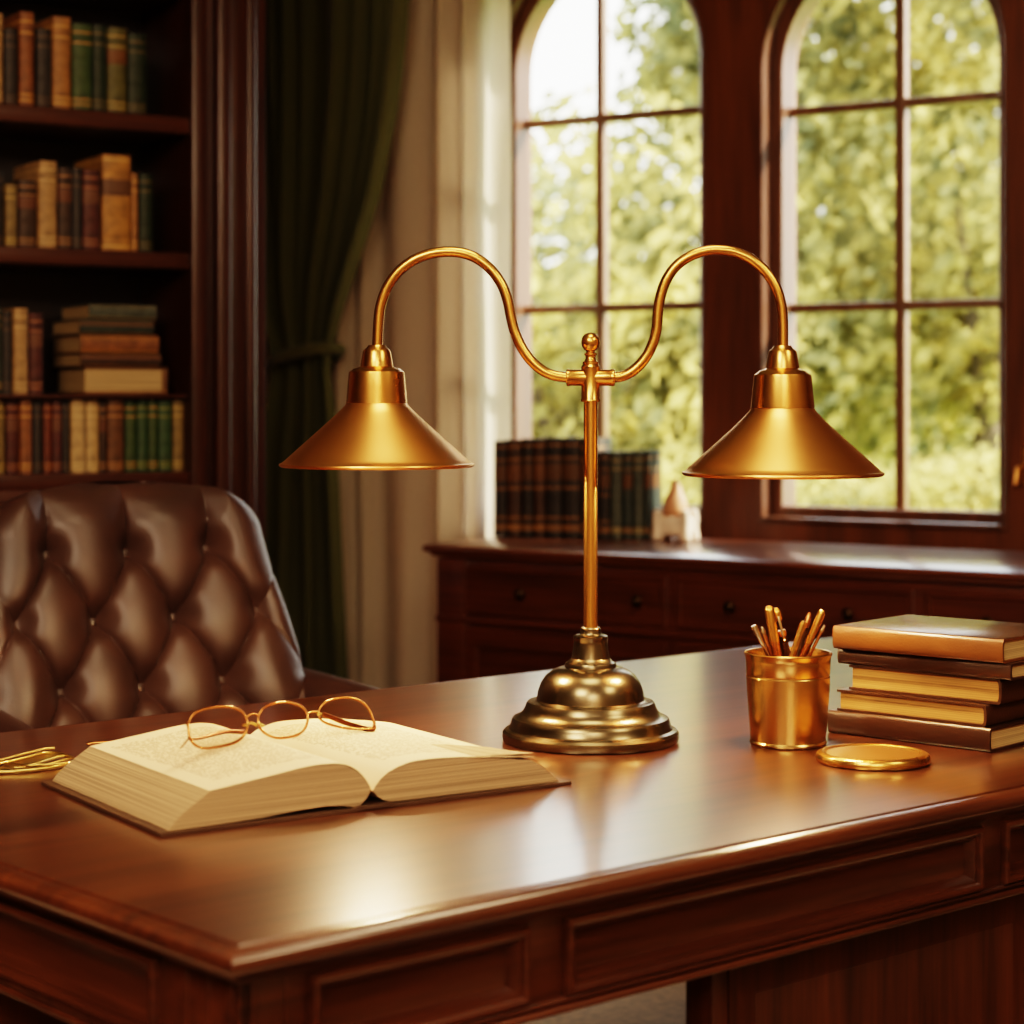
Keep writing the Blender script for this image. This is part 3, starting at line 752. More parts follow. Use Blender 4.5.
def face_frame(mb, L, fronts, mtx=None):
    xs = [FI] + [v for p in fronts for v in p] + [L - FI]
    for i in range(0, len(xs), 2): mb.box((xs[i], FI, ZB), (xs[i+1], FI + .02, .728), .0015, mtx)
    for (a, c) in fronts:
        mb.box((a, FI, .719), (c, FI + .02, .728), 0, mtx); mb.box((a, FI, ZB), (c, FI + .02, .647), 0, mtx)
    mb.box((FI - .006, FI - .007, ZB), (L - FI + .006, FI + .01, ZB + .008), .0035, mtx, 3)
    mb.box((FI - .003, FI - .005, ZB + .0095), (L - FI + .003, FI + .01, ZB + .0155), .0028, mtx, 3)
face_frame(b, DL, dx)
MB_BACK = Matrix.Translation((DL, DD, 0)) @ Matrix.Rotation(PI, 4, 'Z')
MB_LEFT = Matrix.Translation((0, DD, 0)) @ Matrix.Rotation(-PI / 2, 4, 'Z')
MB_RIGHT = Matrix.Translation((DL, 0, 0)) @ Matrix.Rotation(PI / 2, 4, 'Z')
back_f = [(.12, .75), (.8, 1.56), (1.61, DL - .12)]
side_f = [(.1, DD - .135)]
face_frame(b, DL, back_f, MB_BACK); face_frame(b, DD, side_f, MB_LEFT); face_frame(b, DD, side_f, MB_RIGHT)
# reeded corner strips
for mt in (None, MB_LEFT):
    L = DL if mt is None else DD
    for x in ((.02, .055) if mt is None else (L - .055, L - .02, L - .09)):
        b.box((x - .003, FI - .002, ZB + .012), (x + .003, FI + .004, .727), .0015, mt)
b.build('apron', M['desk'], desk)
steps = [(0, -.010), (0, .005), (.002, .008), (.006, .009), (.009, .007), (.0105, .003), (.013, .0028), (.0145, .001), (.0185, -.0095), (.0205, -.0105)]
for (a, c) in dx:
    b = MB(); b.panel(a, c, .645, .721, steps, y=FI); b.build('drawer', M['desk'], desk)
for (a, c) in back_f:
    b = MB(); b.panel(a, c, .645, .721, steps, y=FI, mtx=MB_BACK); b.build('drawer', M['desk'], desk)
for mt in (MB_LEFT, MB_RIGHT):
    b = MB(); b.panel(side_f[0][0], side_f[0][1], .645, .721, steps, y=FI, mtx=mt); b.build('side_panel', M['desk_y'], desk)
PI_ = .05
xp = on_line(712, A2 + dv * PI_, du)
for (a, c) in ((.05, .36), (DL - .50, DL - .05)):
    b = MB(); b.box((a + .002, PI_ + .006, .0125), (c - .002, DD - PI_ - .006, ZB + .006), .002)
    b.box((a, PI_, .0125), (a + .026, PI_ + .03, ZB + .003), .003); b.box((c - .026, PI_, .0125), (c, PI_ + .03, ZB + .003), .003)
    b.box((a - .008, PI_ - .008, .0125), (c + .008, DD - PI_ + .008, .09), .006)
    b.panel(a + .03, c - .03, .11, ZB - .01, [(0, -.006), (0, .001), (.04, .001), (.048, -.004), (.06, -.004)], y=PI_ + .004)
    b.panel(DL - c + .03, DL - a - .03, .11, ZB - .01, [(0, -.006), (0, .001), (.04, .001), (.048, -.004), (.06, -.004)], y=PI_ + .004, mtx=MB_BACK)
    b.build('pedestal', M['desk_z'], desk)

b = MB(); a, c = xp, DL - .503
b.box((a + .002, PI_ + .006, .0125), (c, PI_ + .035, ZB + .006), .002); b.box((a, PI_, .0125), (a + .026, PI_ + .04, ZB + .003), .003)
b.box((a - .006, PI_ - .008, .0125), (c, PI_ + .045, .09), .006)
b.panel(a + .03, (a + c) / 2 - .015, .11, ZB - .01, [(0, -.006), (0, .001), (.04, .001), (.048, -.004), (.06, -.004)], y=PI_ + .004)
b.panel((a + c) / 2 + .015, c - .03, .11, ZB - .01, [(0, -.006), (0, .001), (.04, .001), (.048, -.004), (.06, -.004)], y=PI_ + .004)
b.build('modesty_panel', M['desk_z'], desk)
rugc = A2 + du * 1.0 + dv * .95
b = MB(); b.box((-1.35, -1.15, .0005), (1.38, 1.15, .012), .004)
rug = b.build('rug', M['rug'], loc=(rugc.x, rugc.y, 0), rotz=DA); tag(rug, 'beige woven rug on the floor under the desk', 'rug')

# ------------------------------------------------------------------ two-arm lamp
LP = on_z(590.6, 740.5, DZ); LY = LP.y; k = LY / F
LR = R(-4)
lamp = empty('desk_lamp', LP, LR); tag(lamp, 'two-armed brass lamp with cone shades standing on the desk', 'lamp')
def lz(py): return (740.5 - py) * k
def prof(pts): return [(r * k, lz(y)) for r, y in pts]
b = MB(); b.lathe([(0, 0)] + prof([(84, 740.5), (87.5, 739.5), (88.5, 736), (88, 731.5), (86, 729), (82, 727.5), (80.5, 725), (79.5, 721), (78.5, 718.5), (77.5, 717), (75, 716.3), (71, 714), (67.5, 710.5), (65.5, 706.5), (64.5, 703.5), (63, 701.2), (60, 700.2), (56, 700), (54.2, 699), (53.6, 696), (52.5, 690), (49.5, 682), (45, 675.5), (39, 670.5), (32, 667.5), (26, 666.5), (25.6, 664), (25, 662.4), (22, 660.8), (19.5, 658), (18.2, 652), (17.2, 644), (16.8, 639.5), (17.3, 638.3), (17.2, 636), (15.5, 634.8), (11, 634), (10.2, 632), (10.2, 628.5), (9, 627), (6.8, 627)]), 96, cap=False)
b.build('base', M['bronze'], lamp, angle=28)
b = MB(); b.lathe(prof([(6.9, 634), (6.9, 398)]), 32); b.build('pole', M['brass_smooth'], lamp)
b = MB(); b.lathe(prof([(7, 402), (9.8, 401.5), (9.8, 399.6), (9.3, 398.8), (9.3, 369), (9.6, 367), (8, 364.5), (6, 364)]), 32)
for s in (-1, 1):
    mt = Matrix.Translation((0, 0, lz(377.6))) @ Matrix.Rotation(s * PI / 2, 4, 'Y')
    b.lathe([(8.2*k, 0), (8.2*k, 20*k), (8.6*k, 20.6*k), (8.6*k, 23.4*k), (7.8*k, 24.2*k), (5*k, 24.2*k)], 32, mt)
b.build('joint', M['brass_smooth'], lamp)
b = MB(); b.lathe(prof([(6, 365), (8, 364), (8, 362), (6.2, 360.8), (5, 358.5), (5.2, 356), (6.4, 355), (6.4, 353.4), (4.2, 352.4), (4.2, 351.2), (6.5, 349.8), (8.6, 346.5), (9.5, 342), (8.6, 337.6), (6.3, 334.5), (3.4, 333), (0, 332.4)]), 32); b.build('finial', M['brass_smooth'], lamp)
def armp(pts): return [((x - 592) * k / math.cos(LR), 0, lz(y)) for x, y in pts]
right_arm = [(609, 377.6), (622, 376.6), (634, 371), (645, 360), (653, 346), (657.5, 330), (659, 312), (661.5, 297), (667, 281), (677, 266.5), (691, 256.5), (706, 251.5), (720, 250.5), (736, 253), (752, 260.5), (766, 273), (776, 289), (781, 306), (782.5, 324), (782.6, 349)]
left_arm = [(569, 377.6), (556, 375.5), (545, 371), (533, 361), (523, 347), (516, 331), (512, 315), (509.5, 302), (504, 286), (494, 271), (480, 259), (465, 252.7), (448, 251), (431, 253), (414, 259.5), (399, 271), (388, 286), (381.5, 303), (379, 320), (377.7, 348)]
for pts in (left_arm, right_arm):
    b = MB(); b.tube(spline(armp(pts), 5), 5.3 * k, 20); b.build('arm', M['brass_smooth'], lamp)
def shade(cx, pts_cap, pts_cone):
    mt = Matrix.Translation(((cx - 592) * k / math.cos(LR), 0, 0))
    b = MB(); b.lathe(prof(pts_cone) , 96, mt, cap=False)
    inner = [(r - 1.3, y + .9) for r, y in pts_cone]
    b.lathe(prof(inner), 96, mt, cap=False)
    sh = b.build('lamp_shade', M['brass'], lamp, angle=40)
    b = MB(); b.lathe(prof(pts_cap), 64, mt); b.build('socket_cap', M['brass_smooth'], sh, angle=30)
    yt = pts_cone[0][1]
    b = MB(); b.lathe(prof([(0, yt + 40), (9, yt + 37), (14, yt + 30), (15, yt + 24), (12, yt + 14), (8, yt + 5), (8, yt - 2)]), 24, mt)
    m_ = M.get('bulb')
    b.build('bulb', m_, sh)
    return Vector(((cx - 592) * k / math.cos(LR), 0, lz(yt + 44)))
def em_mat(name, col, st):
    m, nt, out = new_mat(name); e = N(nt, 'ShaderNodeEmission'); e.inputs[0].default_value = (*col, 1); e.inputs[1].default_value = st
    nt.links.new(e.outputs[0], out.inputs[0]); return m
M['bulb'] = em_mat('bulb_glow', (1, .72, .38), 6)
pL = shade(377.2, [(6, 347), (8.4, 346.4), (8.4, 344.8), (10.5, 347.6), (13.2, 349.4), (14.2, 351.5), (16, 362), (16.6, 366.3), (18.5, 367.2), (23.5, 368.6), (25.5, 370.4), (28, 371.6), (28.3, 373.5), (29.6, 388), (30.6, 401), (30.8, 403), (28, 403.6)],
           [(29.8, 402), (32, 405.5), (40, 413.5), (52, 424.5), (66, 437), (80, 449.5), (91, 459.5), (95.5, 463.2), (98, 464), (98.4, 465.4), (97.5, 466.6), (95, 466.4)])
pR = shade(782.3, [(6, 348), (8.4, 347.4), (8.4, 346), (10.5, 349), (13.2, 351), (14.2, 353.5), (16, 364), (16.6, 368.5), (18.5, 369.6), (23.5, 371.2), (25.5, 373.2), (28.2, 374.8), (28.6, 377), (30, 391), (31.5, 406), (31.6, 408), (28, 408.6)],
           [(30.5, 407), (33, 411), (41, 419.5), (53, 431), (67, 443.5), (81, 456), (92.5, 466.5), (97, 470.6), (99.6, 471.6), (100, 473.2), (99, 474.4), (96, 474.2)])
lamp_lights = []
for p in (pL, pR):
    ld = bpy.data.lights.new('bulb_light', 'POINT'); ld.energy = 12.5; ld.color = (1, .66, .34); ld.shadow_soft_size = .022
    lo = bpy.data.objects.new('bulb_light', ld); COL.objects.link(lo)
    lo.location = Matrix.Translation(LP) @ Matrix.Rotation(LR, 4, 'Z') @ p

# ------------------------------------------------------------------ open book
BKA = R(34.6)
bN = on_z(161, 837.5, DZ)
ob = empty('open_book', (bN.x, bN.y, DZ + .0005), BKA); tag(ob, 'thick open book with cream pages lying on the desk under the left shade', 'book')
BW, BH, BG = .540, .362, .263
mp = lambda x, z: (x, z)
b = MB()
b.rings([[(0, y, 0), (.238, y, 0), (.244, y, .0005), (BG - .014, y, .001), (BG + .018, y, .001), (BG + .024, y, .0005), (BG + .03, y, 0), (BW, y, 0),
          (BW, y, .0035), (BG + .032, y, .0035), (BG + .02, y, .006), (BG + .01, y, .0045), (BG - .006, y, .0045), (BG - .018, y, .006), (.236, y, .0035), (0, y, .0035)] for y in (0, BH)])
b.build('cover', M['cover_book'], ob)
left_top = [(.060, .0410), (.09, .0447), (.13, .0495), (.165, .054), (.19, .0562), (.212, .056), (.230, .0525), (.244, .045), (.254, .0352), (.260, .026), (BG - .0015, .0200)]
left_bot = [(.2565, .0125), (.249, .0064), (.240, .0048), (.225, .0074), (.205, .0096), (.17, .0085), (.12, .0055), (.05, .0042), (.012, .0040)]
left_edge = [(.018, .012), (.030, .022), (.046, .032)]
right_top = [(BG + .0015, .0200), (.272, .029), (.284, .038), (.298, .0435), (.315, .0475), (.34, .0485), (.38, .0468), (.43, .0415), (.488, .0325)]
right_edge = [(.499, .026), (.51, .018), (.52, .009)]
right_bot = [(.525, .0040), (.46, .0042), (.40, .0045), (.34, .0048), (.30, .0050), (.288, .0056), (.279, .0078), (.2705, .0135)]
pm = [(x, z) for x, z in left_top] + left_bot + left_edge
b = MB(); b.prism(pm, (.006, BH - .006)); b.build('page_block', M['pages_open'], ob, angle=40)
b = MB(); b.prism(right_top + right_edge + right_bot, (.006, BH - .006)); b.build('page_block', M['pages_open'], ob, angle=40)
def sheet(top, name, mat, lift=.0006, y0=.006, y1=BH - .006):
    pts = [Vector((x, 0, z)) for x, z in top]; pts = spline(pts, 4)
    rows = []
    for i in range(13):
        y = y0 + (y1 - y0) * i / 12
        rows.append([(p.x, y, p.z + lift) for p in pts])
    b = MB(); b.grid(rows); rows2 = [[(x, y, z - lift * .8) for x, y, z in r] for r in rows]
    return b.build(name, mat, ob, recalc=False, angle=180)
sheet(left_top, 'page', page_mat('left_page_paper', .085, .222, .045, .325))
sheet(right_top, 'page', page_mat('right_page_paper', .30, .455, .045, .325))
# loose leaves rising off the right block at its front corner
for j, (dz_, cut) in enumerate(((.004, .0), (.0075, .004))):
    rows = []
    for i in range(7):
        y = .004 + cut * 2 + .10 * i / 6
        f = (1 - i / 6) ** 1.5
        rows.append([(.40 + .090 * q / 8 + cut, y, lerp_tab(right_top, .40 + .088 * q / 8) + .0008 + dz_ * f * (q / 8) ** 1.5) for q in range(9)])
    b = MB(); b.grid(rows); b.build('page', M['pages_open'], ob, recalc=False, angle=180)

for c in ob.children:                                  # the book block leans a little off square
    for v in c.data.vertices: v.co.x += .034 * v.co.y
# ------------------------------------------------------------------ spectacles with three lenses
def page_z(px): return DZ + .0445
g1 = on_z(207, 750.5, DZ + .0575); g3 = on_z(350, 732, DZ + .051)
gd = (g3 - g1); gd.z = 0; gd.normalize()
gn = Vector((gd.y, -gd.x, 0))                          # towards the viewer
lean = R(22)
gup = Vector((0, 0, 1)) * math.cos(lean) - gn * math.sin(lean)
gnrm = gd.cross(gup)
def on_plane(px, py, p0=g1, nrm=gnrm, push=0):
    ray = Vector(((px - HX) / F, 1, -(py - HY) / F)); o = Vector((0, 0, CAMZ))
    q = p0 - gn * push
    t = (q - o).dot(nrm) / ray.dot(nrm); return o + ray * t
def zp(pts): return [(180 + x / 5.12, 690 + y / 5.12) for x, y in pts]
l1 = zp([(45, 165), (75, 120), (130, 95), (200, 86), (270, 90), (318, 112), (342, 150), (345, 190), (325, 235), (280, 270), (200, 290), (125, 298), (80, 283), (52, 250), (44, 205)])
l2 = zp([(401, 170), (405, 128), (432, 90), (485, 69), (550, 64), (612, 79), (645, 110), (654, 150), (641, 195), (610, 226), (560, 241), (500, 246), (450, 230), (418, 205)])
l3 = zp([(712, 130), (716, 95), (748, 62), (803, 44), (870, 40), (928, 60), (968, 100), (988, 148), (996, 178), (980, 196), (915, 198), (840, 193), (770, 178), (724, 155)])
gl = empty('eyeglasses', g1); tag(gl, 'copper wire-rimmed spectacles with three lenses resting on the open book', 'spectacles')
def glpart(mb, name, mat, angle=60):
    bmesh.ops.translate(mb.bm, vec=-g1, verts=mb.bm.verts); return mb.build(name, mat, gl, angle=angle)
for L in (l1, l2, l3):
    pts = spline_closed([on_plane(*p) for p in L], 5)
    b = MB(); b.tube(pts, .00165, 8, closed=True); rim = glpart(b, 'rim', M['copper'])
    b = MB(); b._add(pts, [tuple(range(len(pts)))]); bmesh.ops.translate(b.bm, vec=-g1, verts=b.bm.verts)
    ln = b.build('lens', M['lens'], rim, recalc=False)
b = MB(); b.tube(spline([on_plane(*p) for p in zp([(335, 150), (352, 130), (375, 122), (402, 132)])], 6), .0015, 8); glpart(b, 'bridge', M['copper'])
b = MB(); b.tube(spline([on_plane(*p) for p in zp([(650, 122), (680, 112), (716, 116)])], 6), .0015, 8); glpart(b, 'bridge', M['copper'])
for pp in ([(340, 178), (362, 168), (378, 172), (392, 182)], [(704, 118), (712, 128), (722, 120)], [(400, 165), (415, 178), (426, 182)], [(322, 182), (335, 178), (344, 186)]):
    b = MB(); b.tube(spline([on_plane(*p) for p in zp(pp)], 5), [.0018] * (5 * (len(pp) - 1) + 1), 8); glpart(b, 'nose_pad', M['goldwire'])
def temple(pp, pushes, rr):
    b = MB(); pts = spline([on_plane(*p, push=q) for p, q in zip(zp(pp), pushes)], 6)
    n = len(pts); b.tube(pts, [rr[0] + (rr[1] - rr[0]) * i / (n - 1) for i in range(n)], 8, flat=.7); glpart(b, 'temple_arm', M['copper_dark'])
temple([(50, 170), (32, 163), (40, 190), (44, 220), (40, 252), (5, 296)], [0, 0, .002, .003, .004, .004], (.0016, .0012))
temple([(52, 252), (100, 246), (170, 228), (240, 212), (335, 216)], [.002, .006, .012, .018, .024], (.0024, .0042))
temple([(992, 175), (995, 196), (970, 203), (860, 172), (780, 142), (728, 124)], [0, .002, .004, .012, .018, .022], (.0030, .0038))

# ------------------------------------------------------------------ gold cord bundle and glint rod left of the book
zz = DZ + .004
gp = on_z(40, 760, DZ)
gb = empty('gold_cords', (gp.x, gp.y, DZ)); tag(gb, 'flat bundle of gold wire cords lying on the desk left of the open book', 'cords')
def zc_(pts): return [(x / 7.877, 720 + y / 7.877) for x, y in pts]
def gpart(mb, name, mat):
    bmesh.ops.translate(mb.bm, vec=-Vector((gp.x, gp.y, DZ)), verts=mb.bm.verts); return mb.build(name, mat, gb, angle=60)
strands = [([(-120, 425), (0, 410), (130, 405), (280, 392), (420, 372), (530, 350), (598, 325)], .0026, .003),
           ([(-120, 345), (0, 318), (120, 285), (260, 250), (350, 228), (430, 222)], .0022, .009),
           ([(-80, 355), (40, 332), (180, 300), (320, 262), (385, 255), (470, 262), (560, 290), (600, 318)], .0016, .008),
           ([(230, 358), (330, 330), (420, 300), (500, 282), (550, 288)], .002, .007),
           ([(200, 372), (330, 358), (450, 330), (560, 300)], .0018, .005),
           ([(30, 335), (120, 348), (230, 358), (330, 352), (470, 345), (585, 325)], .0014, .0075),
           ([(-120, 385), (30, 378), (180, 372), (320, 365), (430, 352)], .0016, .004)]
for pts, r, hh in strands:
    b = MB(); b.tube(spline([on_z(x, y, DZ + hh) for x, y in zc_(pts)], 6), r, 8); gpart(b, 'cord', M['goldwire'])
b = MB(); vs = [on_z(x, y, DZ + .0055) for x, y in zc_([(-120, 395), (0, 370), (60, 335), (180, 300), (320, 264), (420, 258), (500, 285), (430, 305), (330, 335), (230, 360), (120, 366)])]
lo = [v - Vector((0, 0, .0012)) for v in vs]; b.rings([lo, vs]); gpart(b, 'woven_tab', M['goldwire'])
pa, pb = on_z(86, 744, DZ + .004), on_z(126, 741.5, DZ + .004)
b = MB(); n = 12; ax = [pa + (pb - pa) * i / n for i in range(n + 1)]
b.tube(ax, [.0012] + [.0036] * n, 10, flat=.8)
o = b.build('glint_rod', M['copper'], angle=60); c0 = Vector((pa.x, pa.y, DZ)); o.data.transform(Matrix.Translation(-c0)); o.location = c0  # solid rod shaped to stand for a glint of light
tag(o, 'slim copper rod standing for a glint on the desk behind the open book', 'rod')

# ------------------------------------------------------------------ pen cup, pens
CP = on_z(788, 744, DZ); k = CP.y / F
cup = empty('pen_cup', CP); tag(cup, 'round brushed brass cup holding pens beside the book stack', 'cup')
def cz(py): return (744 - py) * k
b = MB(); b.lathe([(r * k, cz(y)) for r, y in [(0, 744), (36, 744), (38, 743), (38.4, 741), (37.4, 739.2), (37.6, 737), (38.6, 725), (40, 705), (41.2, 690), (41.8, 676), (41.2, 675), (41.2, 674), (41.8, 673), (42.2, 660), (42.6, 656), (43.8, 654.2), (44, 652.8), (43, 651.6), (41.6, 652), (40.8, 655), (40.2, 675), (38.6, 700), (37, 725), (36, 739), (0, 739.5)]], 72, cap=False)
b.build('cup_body', M['brass_cup'], cup, angle=30)
def pen(tx, ty, bx, dy0, dy1, r, style, label):
    T = P(tx, ty, CP.y + dy1); B_ = P(bx, 737, CP.y + dy0); B_.z = CP.z + cz(739.5) + .004
    ax = (T - B_); L = ax.length; q = ax.to_track_quat('Z', 'Y')
    root = empty('pen', B_); root.rotation_mode = 'QUATERNION'; root.rotation_quaternion = q; tag(root, label, 'pen', 'pens in the brass cup')
    r = r * k
    if style == 'round':
        b = MB(); b.lathe([(0, 0), (r * .3, .004), (r * .85, .02), (r, .035), (r, L - .05)], 20); b.build('barrel', M['copper'], root)
        b = MB(); b.lathe([(r * 1.02, L - .05), (r * 1.06, L - .045), (r * 1.06, L - r * 1.2), (r * .95, L - r * .6), (r * .6, L - r * .15), (0, L)], 20); b.build('cap', M['brass_smooth'], root)
    elif style == 'clip':
        b = MB(); b.lathe([(0, 0), (r * .3, .004), (r * .85, .02), (r, .035), (r, L - .04)], 20); b.build('barrel', M['darkmetal'], root)
        b = MB(); b.lathe([(r * 1.02, L - .018), (r * 1.08, L - .016), (r * 1.08, L - r * 1.2), (r * .95, L - r * .6), (r * .55, L - r * .1), (0, L)], 20); b.lathe([(r * 1.03, L - .04), (r * 1.1, L - .038), (r * 1.1, L - .034), (r * 1.03, L - .032)], 20); b.build('cap', M['brass_smooth'], root)
        b = MB(); b.box((r * 1.0, -.0018, L - .045), (r * 1.5, .0018, L - .012), .0007); b.lathe([(0, -.003), (.003, 0), (0, .003)], 10, Matrix.Translation((r * 1.4, 0, L - .045))); b.build('clip', M['silver'], root)
    elif style == 'dark':
        b = MB(); b.lathe([(0, 0), (r * .3, .004), (r * .85, .02), (r, .035), (r, L - .022)], 20); b.build('barrel', M['darkmetal'], root)
        b = MB(); b.lathe([(r, L - .022), (r * 1.06, L - .02), (r, L - r * 1.3), (r * .6, L - r * .3), (0, L)], 20); b.build('cap', M['copper'], root)
    elif style == 'flat':
        b = MB(); b.lathe([(0, 0), (r * .3, .006), (r, .02), (r, L - .003), (r * .8, L), (0, L)], 8); b.build('barrel', M['brass_smooth'], root)
        b = MB(); b.lathe([(r * .5, L - .001), (r * .5, L + .001), (0, L + .001)], 8); b.build('tip', M['silver'], root)
    elif style == 'flare':
        b = MB(); b.lathe([(0, 0), (r * .4, .006), (r * .6, .02), (r * .6, L - .03), (r * 1.15, L - .004), (r * .9, L), (0, L)], 12); b.build('barrel', M['silver'], root)
    elif style == 'thin':
        b = MB(); b.lathe([(0, 0), (r * .3, .006), (r, .02), (r, L - .006), (r * .7, L - .002), (0, L)], 12); b.build('barrel', M['copper'], root)
        b = MB(); b.lathe([(r * 1.3, L - .01), (r * 1.4, L - .006), (r * .9, L), (0, L + .001)], 12); b.build('cap', M['silver'], root)
pen(753.5, 625.5, 808, -.012, -.022, 3.0, 'flare', 'silvery pen with a flared end, leftmost in the brass cup')
pen(761.8, 627, 799, .02, .026, 2.2, 'thin', 'short copper pen second from the left in the brass cup')
pen(768.5, 605.5, 791, -.002, -.004, 4.8, 'round', 'tallest pen in the brass cup, gold with a rounded top')
pen(775, 607.5, 806, .012, .008, 4.8, 'clip', 'dark pen with gold cap and silver clip in the brass cup')
pen(804, 621.5, 765, -.012, -.02, 3.4, 'flat', 'flat-ended gold pencil right of the cup centre')
pen(810, 612, 774, .016, .026, 3.2, 'dark', 'dark pen with a copper rounded top behind the gold pencil')
pen(823, 609.5, 768, .003, -.004, 3.8, 'round', 'gold pen leaning far right with a rounded top in the brass cup')
pen(824.5, 625.5, 770, .016, .012, 1.6, 'thin', 'thin copper pen with a silver tip at the cup right side')

# ------------------------------------------------------------------ brass dish
DP = on_z(873, 761.5, DZ); k = DP.y / F
dish = empty('brass_dish', DP); tag(dish, 'flat round brass dish lying on the desk in front of the book stack', 'dish')
b = MB(); b.lathe([(r * k, z * k) for r, z in [(0, 0), (54, 0), (56.4, 1), (57, 3), (56.6, 6), (55.2, 8.4), (52.6, 9.8), (50.2, 10.2), (48.8, 9.8), (47.6, 8.9), (46.4, 8.3), (0, 7.9)]], 96, cap=False); b.build('dish_body', M['brass_smooth'], dish, angle=30)
b = MB(); b.lathe([(46 * k, 8.4 * k), (40 * k, 8.8 * k), (30 * k, 9.0 * k), (0, 9.1 * k)], 64, cap=False); b.build('inlay', M['brass'], dish)

# ------------------------------------------------------------------ stacked books on the desk
def flat_book(name, corner_px, z0, th, L_spine, W_, cover_mat, page_m, spine, ang, label, top_mat=None):
    """corner_px: photo column of the near corner; book lies with its near corner there.
       local x runs back-left along the front face, y runs away to the right"""
    px, py = corner_px
    q = P(px, py, 1); Y = (CAMZ - z0) * F / (py - HY); c = Vector(((px - HX) / F * Y, Y, z0))
    root = empty('book', c, ang); tag(root, label, 'book', 'books stacked on the desk')
    t = .0032
    if spine == 'front':                               # spine along local x (front face), pages seen on the right end
        n = 8; bul = .004
        prof_o = [(W_, 0)] + [(-bul * math.sin(PI * i / n), th / 2 - th / 2 * math.cos(PI * i / n)) for i in range(n + 1)] + [(W_, th)]
        prof_i = [(W_, t)] + [(t - bul * math.sin(PI * i / n) * .8, th / 2 - (th / 2 - t) * math.cos(PI * i / n)) for i in range(n + 1)] + [(W_, th - t)]
        poly = prof_o + prof_i[::-1]
        mt = Matrix(((0, 1, 0, 0), (1, 0, 0, 0), (0, 0, 1, 0), (0, 0, 0, 1)))
        b = MB(); m = len(prof_o)
        verts = [(x, yy, z) for x in (0, L_spine) for (yy, z) in prof_o] + [(x, yy, z) for x in (0, L_spine) for (yy, z) in prof_i]
        f = []
        for i in range(m - 1):
            f += [(i, i+1, m+i+1, m+i), (2*m+i, 2*m+i+1, 3*m+i+1, 3*m+i), (i, i+1, 2*m+i+1, 2*m+i), (m+i, m+i+1, 3*m+i+1, 3*m+i)]
        f += [(0, m, 3*m, 2*m), (m-1, 2*m-1, 4*m-1, 3*m-1)]
        b._add(verts, f); b.build('cover', cover_mat, root)
        b = MB(); b.box((.003, .002, t), (L_spine - .004, W_ - .004, th - t)); b.build('pages', page_m, root)
    else:                                              # spine along local y (right end), pages seen on the front face
        n = 8; bul = .004
        b = MB()
        prof_o = [(L_spine, 0)] + [(-bul * math.sin(PI * i / n), th / 2 - th / 2 * math.cos(PI * i / n)) for i in range(n + 1)] + [(L_spine, th)]
        prof_i = [(L_spine, t)] + [(t - bul * math.sin(PI * i / n) * .8, th / 2 - (th / 2 - t) * math.cos(PI * i / n)) for i in range(n + 1)] + [(L_spine, th - t)]
        m = len(prof_o)
        verts = [(x, yy, z) for yy in (0, W_) for (x, z) in prof_o] + [(x, yy, z) for yy in (0, W_) for (x, z) in prof_i]
        f = []
        for i in range(m - 1):
            f += [(i, i+1, m+i+1, m+i), (2*m+i, 2*m+i+1, 3*m+i+1, 3*m+i), (i, i+1, 2*m+i+1, 2*m+i), (m+i, m+i+1, 3*m+i+1, 3*m+i)]
        f += [(0, m, 3*m, 2*m), (m-1, 2*m-1, 4*m-1, 3*m-1)]
        b._add(verts, f); b.build('cover', cover_mat, root)
        b = MB(); b.box((.002, .003, t), (L_spine - .004, W_ - .004, th - t)); b.build('pages', page_m, root)
    if top_mat:
        b = MB(); b.box((.001, .001, th), (L_spine - .001, W_ - .001, th + .0008), .0003); b.build('board', top_mat, root)
    return root
# each: near corner, z0, thickness
z = DZ + .0005
def th_px(a, c, Y): return (a - c) * Y / F
def stack_book(cx, left_px, left_dy, th, W_, cov, pg, spine, lab, top_mat=None, cy=None):
    """near corner column cx; the face's other end at column left_px, heading left_dy degrees"""
    global z
    # corner depth comes from the stack's front plane
    ang = R(left_dy); d = Vector((math.cos(ang), math.sin(ang)))
    Y = cy; X = (cx - HX) / F * Y
    L = on_line(left_px, Vector((X, Y)), d)
    py = HY + (CAMZ - z) * F / Y
    o = flat_book('book', (cx, py), z, th, L, W_, cov, pg, spine, ang, lab, top_mat)
    # mirror so that y runs away to the right: local frame is x back-left, y must be right/back
    for c in o.children:
        c.data.transform(Matrix.Scale(-1, 4, (0, 1, 0))); c.data.flip_normals()
    z += th + .0006
stack_book(991, 829, 138, .031, .19, M['cover_deep'], M['pages'], 'front', 'dark brown book at the bottom of the desk stack, spine forward', cy=2.765)
stack_book(984, 837, 138, .029, .20, M['cover_brown'], M['pages_gilt'], 'end', 'book with tan page edges forward, second from the bottom of the desk stack', cy=2.775)
stack_book(999, 849, 139, .034, .21, M['cover_brown'], M['pages_gilt'], 'end', 'thick book with tan page edges forward, in the middle of the desk stack', cy=2.775)
stack_book(1012, 839, 137, .022, .19, M['cover_deep'], M['pages'], 'front', 'slim dark brown book directly under the topmost desk-stack book', cy=2.755)
stack_book(1004, 834, 139, .031, .20, M['cover_copper'], M['pages'], 'front', 'copper-brown book with glossy dark cover on top of the desk stack', M['cover_top'], cy=2.755)

